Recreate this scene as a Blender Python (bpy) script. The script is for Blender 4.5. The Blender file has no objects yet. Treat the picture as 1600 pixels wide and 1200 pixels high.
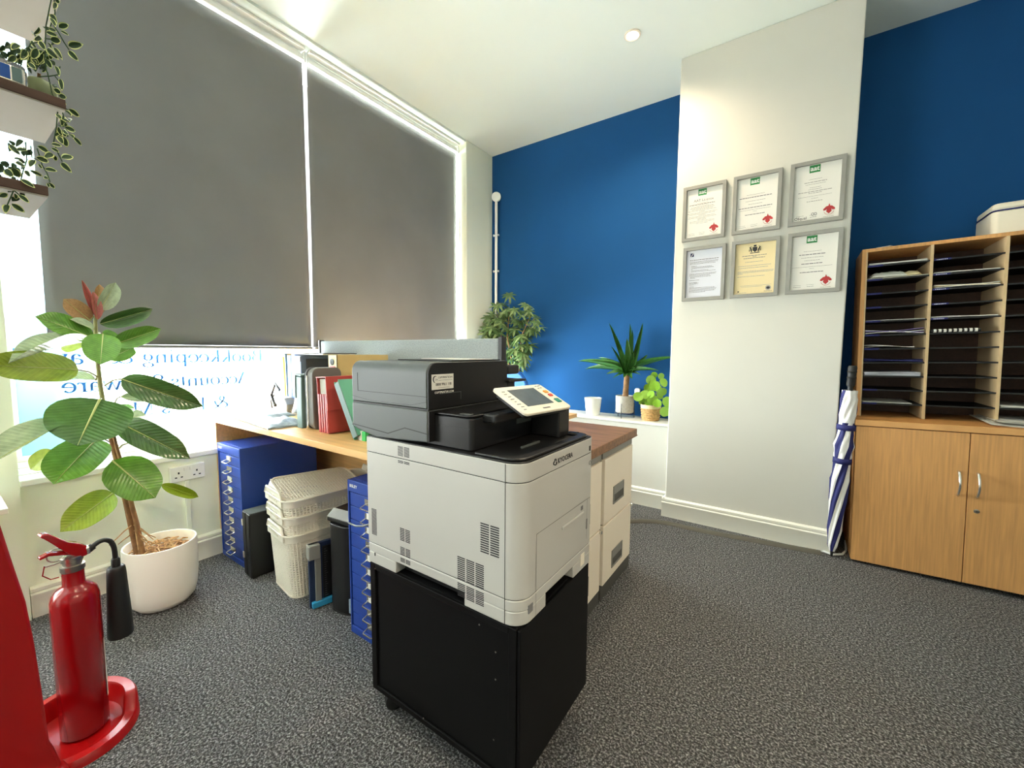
import bpy, math, random
from mathutils import Vector, Matrix
from math import sin, cos, pi, radians, atan2, hypot
scene = bpy.context.scene
COL = scene.collection
random.seed(7)

# ---------------------------------------------------------------- camera
CAM_H = 1.12
FPX = 638.6                                    # focal length in pixels of the 1600 px wide frame
YAW, PITCH, ROLL = radians(34.56), radians(4.564), radians(-0.355)
_f = Vector((-sin(YAW) * cos(PITCH), cos(YAW) * cos(PITCH), -sin(PITCH)))
_r = Vector((cos(YAW), sin(YAW), 0))
_d = _f.cross(_r)
R_ = _r * cos(ROLL) + _d * sin(ROLL)
D_ = -_r * sin(ROLL) + _d * cos(ROLL)
CPOS = Vector((0, 0, CAM_H))
cam_data = bpy.data.cameras.new('camera')
cam = bpy.data.objects.new('camera', cam_data)
COL.objects.link(cam)
cam.matrix_world = Matrix(((R_.x, -D_.x, -_f.x, CPOS.x), (R_.y, -D_.y, -_f.y, CPOS.y), (R_.z, -D_.z, -_f.z, CPOS.z), (0, 0, 0, 1)))
cam_data.sensor_width = 36
cam_data.sensor_fit = 'HORIZONTAL'
cam_data.lens = FPX * 36 / 1600
cam_data.clip_start = 0.02
scene.camera = cam

# ---------------------------------------------------------------- world, daylight, exposure
scene.view_settings.view_transform = 'Standard'
scene.view_settings.look = 'None'
scene.view_settings.gamma = 1
scene.view_settings.use_curve_mapping = False
scene.view_settings.exposure = 0.36
world = bpy.data.worlds.new('overcast_sky')
scene.world = world
world.use_nodes = True
_bg = world.node_tree.nodes['Background']
_bg.inputs[0].default_value = (0.86, 0.94, 1.0, 1)
_bg.inputs[1].default_value = 1.0
try:
    scene.cycles.use_denoising = True
    scene.cycles.max_bounces = 10
    scene.cycles.diffuse_bounces = 6
    scene.cycles.sample_clamp_indirect = 12
    scene.cycles.filter_width = 1.2
except Exception:
    pass

def area_light(name, loc, rot, sx, sy, power, color):
    l = bpy.data.lights.new(name, 'AREA')
    l.shape = 'RECTANGLE'; l.size = sx; l.size_y = sy; l.energy = power; l.color = color
    o = bpy.data.objects.new(name, l)
    o.location = loc; o.rotation_euler = rot
    COL.objects.link(o)
    return o
# daylight and an added ceiling fill: on the street side of the frosted shop window, and through the neighbouring window (left wall, behind the camera)
area_light('ceiling_fill_light', (-4.1, 2.65, -.55), (0, radians(-138), 0), 3.4, 2.6, 900, (0.97, 0.98, 1.0))      # added lamp below sill height, aimed up to brighten the ceiling
area_light('daylight_window', (-3.4, 1.6, 1.8), (0, radians(-78), 0), 2.4, 3.4, 2000, (0.94, 0.97, 1.0))
area_light('daylight_side_window', (-2.95, -.90, 1.3), (0, radians(-124), 0), 1.7, 1.5, 62, (0.97, 0.99, 1.0))

def spot(name, loc, power, color, angle=120, blend=0.9, size=0.04):
    l = bpy.data.lights.new(name, 'SPOT')
    l.energy = power; l.color = color; l.spot_size = radians(angle); l.spot_blend = blend; l.shadow_soft_size = size
    o = bpy.data.objects.new(name, l); o.location = loc
    COL.objects.link(o)
    return o

# ---------------------------------------------------------------- pixel helpers (a pixel of the photograph to a point at a real depth)
def ray(u, v):
    return R_ * ((u - 800) / FPX) + D_ * ((v - 600) / FPX) + _f
def atX(u, v, x):
    d = ray(u, v); return CPOS + d * (x / d.x)
def atY(u, v, y):
    d = ray(u, v); return CPOS + d * (y / d.y)
def atZ(u, v, z):
    d = ray(u, v); return CPOS + d * ((z - CAM_H) / d.z)
def mpp(p):
    return (p - CPOS).dot(_f) / FPX

# ---------------------------------------------------------------- materials
def s2l(c):
    def f(x):
        x = x / 255
        return x / 12.92 if x <= 0.04045 else ((x + 0.055) / 1.055) ** 2.4
    return (f(c[0]), f(c[1]), f(c[2]), 1)
MATS = {}
def mat(name, c, rough=0.5, metal=0.0, var=0.0, vscale=8, bump=0.0, bscale=60, stretch=None, spec=0.5, emit=0, trans=0, sub=0, coat=0):
    m = bpy.data.materials.new(name); m.use_nodes = True
    nt = m.node_tree; n = nt.nodes; b = n['Principled BSDF']
    col = s2l(c)
    b.inputs['Base Color'].default_value = col
    b.inputs['Roughness'].default_value = rough
    b.inputs['Metallic'].default_value = metal
    b.inputs['Specular IOR Level'].default_value = spec
    if coat: b.inputs['Coat Weight'].default_value = coat
    if trans: b.inputs['Transmission Weight'].default_value = trans
    if emit:
        b.inputs['Emission Color'].default_value = col; b.inputs['Emission Strength'].default_value = emit
    if var or bump:
        tc = n.new('ShaderNodeTexCoord'); mp = n.new('ShaderNodeMapping')
        nt.links.new(tc.outputs['Object'], mp.inputs[0])
        if stretch: mp.inputs['Scale'].default_value = stretch
    if var:
        nz = n.new('ShaderNodeTexNoise'); nz.inputs['Scale'].default_value = vscale; nz.inputs['Detail'].default_value = 5
        nt.links.new(mp.outputs[0], nz.inputs['Vector'])
        r = n.new('ShaderNodeValToRGB')
        r.color_ramp.elements[0].position = 0.3; r.color_ramp.elements[1].position = 0.7
        r.color_ramp.elements[0].color = tuple(max(0, x * (1 - var)) for x in col[:3]) + (1,)
        r.color_ramp.elements[1].color = tuple(min(1, x * (1 + var)) for x in col[:3]) + (1,)
        nt.links.new(nz.outputs[0], r.inputs[0]); nt.links.new(r.outputs[0], b.inputs['Base Color'])
    if bump:
        nb = n.new('ShaderNodeTexNoise'); nb.inputs['Scale'].default_value = bscale; nb.inputs['Detail'].default_value = 3
        nt.links.new(mp.outputs[0], nb.inputs['Vector'])
        bp = n.new('ShaderNodeBump'); bp.inputs['Strength'].default_value = bump; bp.inputs['Distance'].default_value = 0.004
        nt.links.new(nb.outputs[0], bp.inputs['Height']); nt.links.new(bp.outputs[0], b.inputs['Normal'])
    MATS[name] = m
    return m
def M(n): return MATS[n]

mat('wall_cream', (206, 204, 194), 0.85, var=0.02, vscale=2, bump=0.06, bscale=90)
mat('wall_pale', (243, 247, 230), 0.85, var=0.02, vscale=2, bump=0.06, bscale=90)
mat('wall_blue', (22, 74, 125), 0.9, spec=0.2, var=0.04, vscale=2, bump=0.05, bscale=120)
mat('ceiling_white', (230, 239, 233), 0.9, var=0.01, vscale=1)
mat('trim_white', (238, 236, 224), 0.35)
mat('white_gloss', (245, 245, 240), 0.3)
mat('blind_grey', (128, 127, 126), 0.9, var=0.05, vscale=3, bump=0.08, bscale=400)
mat('beech', (218, 172, 112), 0.42, var=0.12, vscale=6, stretch=(0.6, 14, 14))
mat('beech_edge', (232, 196, 146), 0.45, var=0.08, vscale=6, stretch=(0.6, 14, 14))
mat('cab_wood', (210, 156, 96), 0.45, var=0.14, vscale=5, stretch=(22, 22, 0.9))
mat('cab_wood_h', (204, 146, 84), 0.45, var=0.14, vscale=5, stretch=(0.9, 22, 22))
mat('cab_edge', (214, 160, 98), 0.5, var=0.06, vscale=5)
mat('divider_edge', (205, 178, 136), 0.6, var=0.06, vscale=9)
mat('worktop_brown', (134, 96, 66), 0.45, var=0.35, vscale=5, stretch=(1.2, 12, 12))
mat('shelf_dark', (84, 56, 40), 0.5, var=0.2, vscale=8, stretch=(12, 1, 12))
mat('shelf_under', (164, 153, 136), 0.6, var=0.05, vscale=6)
mat('black_plastic', (20, 20, 21), 0.42)
mat('black_matt', (8, 8, 9), 0.5, spec=0.2)
mat('black_satin', (13, 13, 14), 0.3)
mat('charcoal_plastic', (82, 87, 86), 0.5, bump=0.03, bscale=500)
mat('printer_white', (190, 189, 184), 0.42, bump=0.015, bscale=600)
mat('seam_dark', (70, 70, 68), 0.7)
mat('panel_cream', (238, 230, 212), 0.35)
mat('screen_glass', (92, 102, 104), 0.22, var=0.12, vscale=20)
mat('btn_orange', (238, 158, 44), 0.4); mat('btn_red', (208, 62, 40), 0.4); mat('btn_green', (30, 140, 118), 0.4)
mat('ink_dark', (40, 40, 44), 0.6); mat('ink_grey', (120, 120, 122), 0.7); mat('ink_soft', (160, 158, 154), 0.8)
mat('ink_navy', (34, 36, 84), 0.6); mat('ink_red', (168, 42, 44), 0.6); mat('aat_green', (38, 124, 62), 0.5)
mat('paper_white', (222, 220, 212), 0.7); mat('paper_blueish', (206, 209, 218), 0.7); mat('paper_cream', (222, 205, 160), 0.7)
mat('paper_grey', (180, 174, 160), 0.7)
mat('frame_grey', (142, 141, 134), 0.5, var=0.04, vscale=30)
mat('blue_metal', (34, 66, 150), 0.38, spec=0.5)
mat('blue_metal_dark', (10, 26, 80), 0.6)
mat('chrome', (225, 222, 214), 0.22, metal=0.9)
mat('steel', (180, 176, 166), 0.3, metal=1)
mat('cream_metal', (240, 230, 212), 0.4)
mat('grey_metal', (128, 128, 122), 0.4)
mat('grey_dark', (78, 78, 74), 0.5)
mat('basket_plastic', (232, 226, 210), 0.45)
mat('pot_white', (250, 246, 236), 0.4, bump=0.02, bscale=200)
mat('soil', (136, 96, 66), 0.95, var=0.4, vscale=40, bump=0.6, bscale=60)
mat('bark', (140, 104, 68), 0.85, var=0.3, vscale=30, bump=0.5, bscale=80)
mat('roots', (178, 140, 96), 0.85, var=0.3, vscale=40)
mat('stem_green', (136, 134, 82), 0.6, var=0.2, vscale=20)
mat('ext_red', (146, 5, 13), 0.22, spec=0.5, coat=0.4)
mat('stand_red', (164, 8, 10), 0.3, spec=0.5, coat=0.2)
mat('rubber', (24, 25, 25), 0.5)
mat('concrete', (176, 172, 162), 0.85, var=0.12, vscale=60, bump=0.2, bscale=120)
mat('wicker', (190, 152, 98), 0.8, var=0.3, vscale=70, bump=0.8, bscale=110)
mat('fabric_grey', (150, 158, 160), 0.95, var=0.16, vscale=160, bump=0.2, bscale=400)
mat('chair_blue', (24, 92, 172), 0.75, var=0.05, vscale=40)
mat('navy', (28, 32, 96), 0.7); mat('brolly_white', (232, 230, 226), 0.7, var=0.04, vscale=20)
mat('lettering_blue', (36, 108, 188), 0.5)
mat('cable_grey', (120, 122, 122), 0.5)
mat('trunking', (86, 82, 72), 0.6)
mat('cyan', (52, 150, 196), 0.4)
mat('navy_plastic', (30, 44, 74), 0.4)
mat('teal_grey', (104, 128, 126), 0.5, var=0.05, vscale=10)
mat('zip_grey', (104, 102, 96), 0.6); mat('zip_dark', (56, 56, 62), 0.6)
mat('red_card', (176, 62, 56), 0.55, var=0.05, vscale=12)
mat('green_card', (86, 160, 130), 0.55, var=0.05, vscale=12)
mat('buff', (196, 174, 116), 0.7, var=0.04, vscale=12)
mat('manila', (216, 184, 110), 0.7); mat('binder_blue', (16, 82, 164), 0.4); mat('slate', (84, 96, 116), 0.45)
mat('clear_plastic', (226, 232, 238), 0.15, trans=0.75)
mat('foil', (132, 148, 158), 0.32, var=0.22, vscale=70, bump=0.5, bscale=60)
mat('yellow_paper', (226, 212, 130), 0.7)
mat('purple_card', (122, 104, 160), 0.6); mat('bright_green', (62, 190, 100), 0.4)
mat('olive_ceramic', (120, 124, 78), 0.35, var=0.15, vscale=9)
mat('pale_green', (156, 164, 120), 0.4, var=0.15, vscale=12)
mat('machine_cream', (240, 230, 208), 0.4)
mat('lamp_glow', (255, 236, 200), 0.5, emit=14)
def veined(name, c, rough, k=0.13, spec=0.5):
    # feather veins: bands running obliquely away from the midrib (leaf space: x across, y along)
    m = mat(name, c, rough, var=0.22, vscale=5, spec=spec)
    nt = m.node_tree; n = nt.nodes; b = n['Principled BSDF']
    tc = n.new('ShaderNodeTexCoord'); sp = n.new('ShaderNodeSeparateXYZ'); nt.links.new(tc.outputs['Object'], sp.inputs[0])
    ab = n.new('ShaderNodeMath'); ab.operation = 'ABSOLUTE'; nt.links.new(sp.outputs['X'], ab.inputs[0])
    ma = n.new('ShaderNodeMath'); ma.operation = 'MULTIPLY_ADD'; ma.inputs[1].default_value = -0.55
    nt.links.new(ab.outputs[0], ma.inputs[0]); nt.links.new(sp.outputs['Y'], ma.inputs[2])
    fr = n.new('ShaderNodeMath'); fr.operation = 'MULTIPLY'; fr.inputs[1].default_value = 96; nt.links.new(ma.outputs[0], fr.inputs[0])
    si = n.new('ShaderNodeMath'); si.operation = 'SINE'; nt.links.new(fr.outputs[0], si.inputs[0])
    mr = n.new('ShaderNodeMapRange'); mr.inputs[1].default_value = 0.55; mr.inputs[2].default_value = 1.0; mr.inputs[4].default_value = k
    nt.links.new(si.outputs[0], mr.inputs[0])
    mx = n.new('ShaderNodeMixRGB'); mx.inputs[2].default_value = s2l((min(255, c[0] + 70), min(255, c[1] + 66), min(255, c[2] + 50)))
    src = b.inputs['Base Color'].links[0].from_socket
    nt.links.new(mr.outputs[0], mx.inputs[0]); nt.links.new(src, mx.inputs[1]); nt.links.new(mx.outputs[0], b.inputs['Base Color'])
    bp = n.new('ShaderNodeBump'); bp.inputs['Strength'].default_value = 0.10; bp.inputs['Distance'].default_value = 0.01
    nt.links.new(si.outputs[0], bp.inputs['Height']); nt.links.new(bp.outputs[0], b.inputs['Normal'])
veined('rubber_leaf', (98, 146, 50), 0.24)
veined('rubber_leaf_dark', (72, 108, 52), 0.2, spec=0.6)
veined('rubber_leaf_bright', (144, 166, 44), 0.3)
veined('rubber_leaf_pale_sheen', (178, 194, 160), 0.24, 0.2)  # pale leaves, with the sheen of some put into their colour
mat('midrib', (190, 196, 120), 0.4)
mat('leaf_tan', (168, 128, 82), 0.45, var=0.2, vscale=14); mat('leaf_pink', (182, 106, 96), 0.4, var=0.2, vscale=14)
mat('ivy_dark', (44, 74, 34), 0.5, var=0.3, vscale=30); mat('ivy_edge', (222, 226, 150), 0.5)
mat('schefflera_leaf', (78, 106, 56), 0.4, var=0.4, vscale=25); mat('schefflera_pale', (128, 148, 94), 0.4, var=0.3, vscale=25)
mat('yucca_leaf', (58, 108, 44), 0.35, var=0.3, vscale=14)
mat('pilea_leaf', (118, 160, 40), 0.35, var=0.3, vscale=20)

def carpet():
    m = bpy.data.materials.new('carpet_charcoal'); m.use_nodes = True
    nt = m.node_tree; n = nt.nodes; b = n['Principled BSDF']; b.inputs['Roughness'].default_value = 0.95
    b.inputs['Specular IOR Level'].default_value = 0.1
    tc = n.new('ShaderNodeTexCoord')
    a = n.new('ShaderNodeTexNoise'); a.inputs['Scale'].default_value = 150; a.inputs['Detail'].default_value = 4; a.inputs['Roughness'].default_value = 0.75
    nt.links.new(tc.outputs['Object'], a.inputs['Vector'])
    v = n.new('ShaderNodeTexVoronoi'); v.inputs['Scale'].default_value = 170
    nt.links.new(tc.outputs['Object'], v.inputs['Vector'])
    r = n.new('ShaderNodeValToRGB'); cr = r.color_ramp
    cr.elements[0].position = 0.34; cr.elements[0].color = s2l((36, 35, 34))
    cr.elements[1].position = 0.72; cr.elements[1].color = s2l((216, 213, 208))
    e = cr.elements.new(0.50); e.color = s2l((90, 87, 85))
    nt.links.new(a.outputs[0], r.inputs[0])
    mx = n.new('ShaderNodeMixRGB'); mx.blend_type = 'MULTIPLY'; mx.inputs[0].default_value = 0.5
    nt.links.new(r.outputs[0], mx.inputs[1]); nt.links.new(v.outputs['Color'], mx.inputs[2])
    hs = n.new('ShaderNodeHueSaturation'); hs.inputs['Saturation'].default_value = 0.12; hs.inputs['Value'].default_value = 1.1
    nt.links.new(mx.outputs[0], hs.inputs['Color']); nt.links.new(hs.outputs[0], b.inputs['Base Color'])
    bp = n.new('ShaderNodeBump'); bp.inputs['Strength'].default_value = 0.9; bp.inputs['Distance'].default_value = 0.006
    nt.links.new(a.outputs[0], bp.inputs['Height']); nt.links.new(bp.outputs[0], b.inputs['Normal'])
    MATS['carpet'] = m
carpet()

def frosted():
    # white translucent window film with a printed blue fade in its lower left corner
    m = bpy.data.materials.new('frosted_film'); m.use_nodes = True
    nt = m.node_tree; n = nt.nodes
    for x in list(n): n.remove(x)
    out = n.new('ShaderNodeOutputMaterial'); t = n.new('ShaderNodeBsdfTranslucent'); d = n.new('ShaderNodeBsdfDiffuse')
    mx = n.new('ShaderNodeMixShader'); mx.inputs[0].default_value = 0.15
    nt.links.new(t.outputs[0], mx.inputs[1]); nt.links.new(d.outputs[0], mx.inputs[2]); nt.links.new(mx.outputs[0], out.inputs[0])
    tc = n.new('ShaderNodeTexCoord'); sp = n.new('ShaderNodeSeparateXYZ')
    nt.links.new(tc.outputs['Object'], sp.inputs[0])
    ry = n.new('ShaderNodeMapRange'); ry.interpolation_type = 'SMOOTHERSTEP'
    ry.inputs[1].default_value = 0.30; ry.inputs[2].default_value = 0.66; ry.inputs[3].default_value = 1; ry.inputs[4].default_value = 0
    nt.links.new(sp.outputs['Y'], ry.inputs[0])
    rz = n.new('ShaderNodeMapRange'); rz.inputs[1].default_value = 0.80; rz.inputs[2].default_value = 1.75
    nt.links.new(sp.outputs['Z'], rz.inputs[0])
    bl = n.new('ShaderNodeMixRGB'); bl.inputs[1].default_value = (0.125, 0.190, 0.220, 1); bl.inputs[2].default_value = (0.30, 0.37, 0.39, 1)
    nt.links.new(rz.outputs[0], bl.inputs[0])
    c = n.new('ShaderNodeMixRGB'); c.inputs[1].default_value = (0.80, 0.82, 0.815, 1)
    nt.links.new(bl.outputs[0], c.inputs[2]); nt.links.new(ry.outputs[0], c.inputs[0])
    nt.links.new(c.outputs[0], t.inputs[0]); nt.links.new(c.outputs[0], d.inputs[0])
    MATS['frosted'] = m
frosted()

def clear_glass():
    m = bpy.data.materials.new('clear_glass'); m.use_nodes = True
    nt = m.node_tree; n = nt.nodes
    for x in list(n): n.remove(x)
    out = n.new('ShaderNodeOutputMaterial'); t = n.new('ShaderNodeBsdfTransparent'); g = n.new('ShaderNodeBsdfGlossy'); g.inputs['Roughness'].default_value = 0.02
    t.inputs[0].default_value = (0.94, 0.97, 0.95, 1)
    mx = n.new('ShaderNodeMixShader'); mx.inputs[0].default_value = 0.06
    nt.links.new(t.outputs[0], mx.inputs[1]); nt.links.new(g.outputs[0], mx.inputs[2]); nt.links.new(mx.outputs[0], out.inputs[0])
    MATS['clear_glass'] = m
clear_glass()

# ---------------------------------------------------------------- geometry helpers
LOCAL = set()
MINUTE = {'fine_print', 'heading_print', 'key_legends', 'label_print', 'vent_slots', 'ruler_marks', 'straw_coils'}      # joined pieces too small to pick apart
class MB:
    """collects verts/faces; build() links them as one mesh object"""
    def __init__(s): s.v = []; s.f = []; s.m = []
    def add(s, vs, fs, mi=0):
        k = len(s.v); s.v += [Vector(p) for p in vs]
        for f in fs: s.f.append([k + i for i in f]); s.m.append(mi)
        return s
    def box(s, x0, x1, y0, y1, z0, z1, mi=0):
        vs = [(x, y, z) for z in (z0, z1) for y in (y0, y1) for x in (x0, x1)]
        return s.add(vs, [(0, 2, 3, 1), (4, 5, 7, 6), (0, 1, 5, 4), (2, 6, 7, 3), (0, 4, 6, 2), (1, 3, 7, 5)], mi)
    def prism(s, poly, z0, z1, mi=0, axis='z', scale=1.0):
        """extrude a polygon (ccw); axis z: poly=(x,y); axis y: poly=(x,z); axis x: poly=(y,z)"""
        n = len(poly)
        cx = sum(p[0] for p in poly) / n; cy = sum(p[1] for p in poly) / n
        def P(p, t):
            return (p[0], p[1], t) if axis == 'z' else ((p[0], t, p[1]) if axis == 'y' else (t, p[0], p[1]))
        top = [(cx + (p[0] - cx) * scale, cy + (p[1] - cy) * scale) for p in poly]
        vs = [P(p, z0) for p in poly] + [P(p, z1) for p in top]
        fs = [list(range(n))[::-1], [n + i for i in range(n)]] + [(i, (i + 1) % n, n + (i + 1) % n, n + i) for i in range(n)]
        if axis == 'y': fs = [f[::-1] for f in fs]
        return s.add(vs, fs, mi)
    def tube(s, pts, r, seg=8, mi=0, closed=False):
        pts = [Vector(p) for p in pts]; n = len(pts)
        rs = r if isinstance(r, (list, tuple)) else [r] * n
        vs = []; prev = None
        for i, p in enumerate(pts):
            if closed: t = pts[(i + 1) % n] - pts[i - 1]
            else: t = pts[min(i + 1, n - 1)] - pts[max(i - 1, 0)]
            t.normalize()
            if prev is None:
                a = Vector((0, 0, 1)) if abs(t.z) < 0.9 else Vector((1, 0, 0))
                u = t.cross(a).normalized()
            else:
                u = (prev - t * prev.dot(t)).normalized()
            prev = u; w = t.cross(u)
            vs += [p + (u * cos(2 * pi * k / seg) + w * sin(2 * pi * k / seg)) * rs[i] for k in range(seg)]
        fs = []
        for i in range(n if closed else n - 1):
            j = (i + 1) % n
            for k in range(seg):
                l = (k + 1) % seg
                fs.append((i * seg + k, i * seg + l, j * seg + l, j * seg + k))
        if not closed:
            fs.append(list(range(seg))[::-1]); fs.append([(n - 1) * seg + k for k in range(seg)])
        return s.add(vs, fs, mi)
    def lathe(s, prof, c=(0, 0, 0), seg=32, mi=0, sx=1, sy=1, cap=True):
        """prof = [(r, z)...] bottom to top on the outside; closes ends with caps"""
        vs = []; n = len(prof)
        for r, z in prof:
            vs += [(c[0] + r * cos(2 * pi * k / seg) * sx, c[1] + r * sin(2 * pi * k / seg) * sy, c[2] + z) for k in range(seg)]
        fs = [(i * seg + k, i * seg + (k + 1) % seg, (i + 1) * seg + (k + 1) % seg, (i + 1) * seg + k) for i in range(n - 1) for k in range(seg)]
        if cap:
            fs.append(list(range(seg))[::-1]); fs.append([(n - 1) * seg + k for k in range(seg)])
        return s.add(vs, fs, mi)
    def grid(s, rows, mi=0):
        h = len(rows); w = len(rows[0])
        vs = [p for r in rows for p in r]
        return s.add(vs, [(i * w + j, i * w + j + 1, (i + 1) * w + j + 1, (i + 1) * w + j) for i in range(h - 1) for j in range(w - 1)], mi)
    def xform(s, mx):
        s.v = [mx @ p for p in s.v]; return s
    def mesh(s, name, mats, smooth=None):
        me = bpy.data.meshes.new(name)
        me.from_pydata([tuple(p) for p in s.v], [], s.f)
        for m in (mats if isinstance(mats, (list, tuple)) else [mats]):
            me.materials.append(MATS[m] if isinstance(m, str) else m)
        if any(s.m): me.polygons.foreach_set('material_index', s.m)
        me.update()
        if smooth:
            me.shade_smooth()
            try: me.set_sharp_from_angle(angle=radians(smooth))
            except Exception: pass
        return me
    def build(s, name, mats, parent=None, bevel=0, smooth=None, seg=2, solid=0):
        """geometry is in world coordinates, or in the root's own coordinates when the root is in LOCAL"""
        base = Vector((0, 0, 0)); q = parent
        while q is not None:
            base += q.location
            if q.name in LOCAL: base = Vector((0, 0, 0))
            q = q.parent
        s.v = [p - base for p in s.v]
        me = s.mesh(name, mats, smooth)
        o = bpy.data.objects.new(name, me); COL.objects.link(o)
        if parent: o.parent = parent
        if name in MINUTE: o['kind'] = 'stuff'
        if solid:
            md = o.modifiers.new('solid', 'SOLIDIFY'); md.thickness = solid; md.offset = 0
        if bevel:
            md = o.modifiers.new('bevel', 'BEVEL'); md.width = bevel; md.segments = seg; md.limit_method = 'ANGLE'; md.angle_limit = radians(50)
        return o

def tag(o, label=None, cat=None, group=None, kind=None):
    if label: o['label'] = label
    if cat: o['category'] = cat
    if group: o['group'] = group
    if kind: o['kind'] = kind
    return o
def thing(name, label, cat, loc=(0, 0, 0), rot=(0, 0, 0), group=None):
    o = bpy.data.objects.new(name, None); COL.objects.link(o)
    o.empty_display_size = 0.05
    o.location = loc; o.rotation_euler = rot
    return tag(o, label, cat, group)
def lthing(*a, **k):
    o = thing(*a, **k); LOCAL.add(o.name); return o
def structure(o): o['kind'] = 'structure'; return o
def rrect(x0, x1, y0, y1, r, n=5, corners=(1, 1, 1, 1)):
    """rounded rectangle ccw; corners = (x0y0, x1y0, x1y1, x0y1) flags"""
    out = []
    for k, (cx, cy, a0, px, py) in enumerate(((x0 + r, y0 + r, 180, x0, y0), (x1 - r, y0 + r, 270, x1, y0), (x1 - r, y1 - r, 0, x1, y1), (x0 + r, y1 - r, 90, x0, y1))):
        if corners[k]:
            for i in range(n + 1):
                a = radians(a0 + 90 * i / n); out.append((cx + r * cos(a), cy + r * sin(a)))
        else: out.append((px, py))
    return out
def frame_mx(o, x, y, z):
    return Matrix(((x[0], y[0], z[0], o[0]), (x[1], y[1], z[1], o[1]), (x[2], y[2], z[2], o[2]), (0, 0, 0, 1)))
def copy_tree(o, parent=None):
    c = o.copy(); COL.objects.link(c); c.parent = parent
    for ch in list(o.children): copy_tree(ch, c)
    return c

# flat sans lettering from Blender's built-in font, as mesh data
_FONT_CACHE = {}
def sans(text, size, align='LEFT', bold=0.0):
    key = (text, align, bold)
    if key not in _FONT_CACHE:
        cu = bpy.data.curves.new('lettering', 'FONT'); cu.body = text; cu.size = 1; cu.align_x = align; cu.resolution_u = 2
        cu.offset = bold
        ob = bpy.data.objects.new('lettering_tmp', cu); COL.objects.link(ob)
        bpy.context.view_layer.update()
        me = bpy.data.meshes.new_from_object(ob.evaluated_get(bpy.context.evaluated_depsgraph_get()))
        _FONT_CACHE[key] = ([v.co.copy() for v in me.vertices], [list(p.vertices) for p in me.polygons])
        bpy.data.objects.remove(ob); bpy.data.curves.remove(cu); bpy.data.meshes.remove(me)
    vs, fs = _FONT_CACHE[key]
    mb = MB(); mb.add([v * size for v in vs], fs)
    return mb

RUB = [(0, .04), (.05, .42), (.12, .68), (.22, .88), (.34, .98), (.46, 1), (.58, .97), (.70, .90), (.80, .78), (.87, .60), (.93, .34), (.97, .10), (1.0001, 0)]
# leaf mesh: grows along +Y from the origin, upper side +Z; length 1, half-width 0.5 (scaled on placement)
def leaf_data(name, mats, n=8, m=4, shape='ovate', fold=0.12, curl=0.0, rib=False, edge=False, wave=0.0):
    mb = MB(); rows = []
    for i in range(n + 1):
        t = i / n
        if shape == 'ovate': w = (sin(pi * t ** 0.85)) ** 0.75 if 0 < t < 1 else 0
        elif shape == 'wide': w = (sin(pi * t)) ** 0.55 if 0 < t < 1 else 0
        elif shape == 'sword': w = min(1, 0.55 + t * 1.6) * (1 - t) ** 0.6 if t < 1 else 0
        elif shape == 'rubber':
            for (a, wa), (b, wb) in zip(RUB, RUB[1:]):
                if a <= t <= b: w = wa + (wb - wa) * (t - a) / (b - a); break
        elif shape == 'round': w = 2 * math.sqrt(max(0, t * (1 - t)))
        else: w = sin(pi * t) if 0 < t < 1 else 0
        row = []
        for j in range(-m, m + 1):
            u = j / m
            z = fold * abs(u) * w * 0.5 - curl * t * t + wave * sin(t * 9 + u * 2) * abs(u) * w
            row.append((u * w * 0.5, t - 0.0 * abs(u), z))
        rows.append(row)
    W = 2 * m + 1
    vs = [p for r in rows for p in r]
    for i in range(n):
        for j in range(2 * m):
            mi = 0
            if rib and j in (m - 1, m) and m > 3 and False: mi = 1
            if edge and (j in (0, 2 * m - 1) or i in (n - 1,)): mi = 1
            mb.f.append([i * W + j, i * W + j + 1, (i + 1) * W + j + 1, (i + 1) * W + j]); mb.m.append(mi)
    mb.v = [Vector(p) for p in vs]
    if rib:
        k = len(mb.v)
        rr = []
        for i in range(n + 1):
            t = i / n; wz = -curl * t * t; wd = 0.016 * (1 - t) + 0.004
            rr += [Vector((-wd, t * 0.99, wz + 0.004)), Vector((0, t * 0.99, wz + 0.012)), Vector((wd, t * 0.99, wz + 0.004))]
        mb.v += rr
        for i in range(n):
            for j in range(2):
                mb.f.append([k + i * 3 + j, k + i * 3 + j + 1, k + i * 3 + j + 4, k + i * 3 + j + 3]); mb.m.append(1)
    return mb.mesh(name, mats, smooth=80)
def place_leaf(name, me, parent, base, tip, width, normal, roll=0.0):
    """object whose mesh spans base->tip with the given width; normal = direction the upper side faces"""
    base = Vector(base); tip = Vector(tip); y = tip - base; L = y.length; y.normalize()
    z = Vector(normal); z = (z - y * z.dot(y))
    if z.length < 1e-4: z = Vector((0, 0, 1)) - y * y.z
    z.normalize()
    if roll: z = Matrix.Rotation(roll, 3, y) @ z
    x = y.cross(z)
    o = bpy.data.objects.new(name, me); COL.objects.link(o); o.parent = parent
    b = Vector((0, 0, 0)); q = parent
    while q is not None: b += q.location; q = q.parent
    b = base - b
    o.matrix_basis = Matrix(((x.x * width, y.x * L, z.x * L, b.x), (x.y * width, y.y * L, z.y * L, b.y), (x.z * width, y.z * L, z.z * L, b.z), (0, 0, 0, 1)))
    return o
def to_cam(p): return (CPOS - Vector(p)).normalized()

# ================================================================ ROOM SHELL
CZ = 2.967
XR, YF = 2.7, -2.7
structure(MB().box(-2.9, XR, YF - .1, 3.4, -0.08, 0).build('floor', 'carpet'))
structure(MB().box(-2.9, XR, YF - .1, 3.4, CZ, CZ + .1).build('ceiling', 'ceiling_white'))
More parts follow.
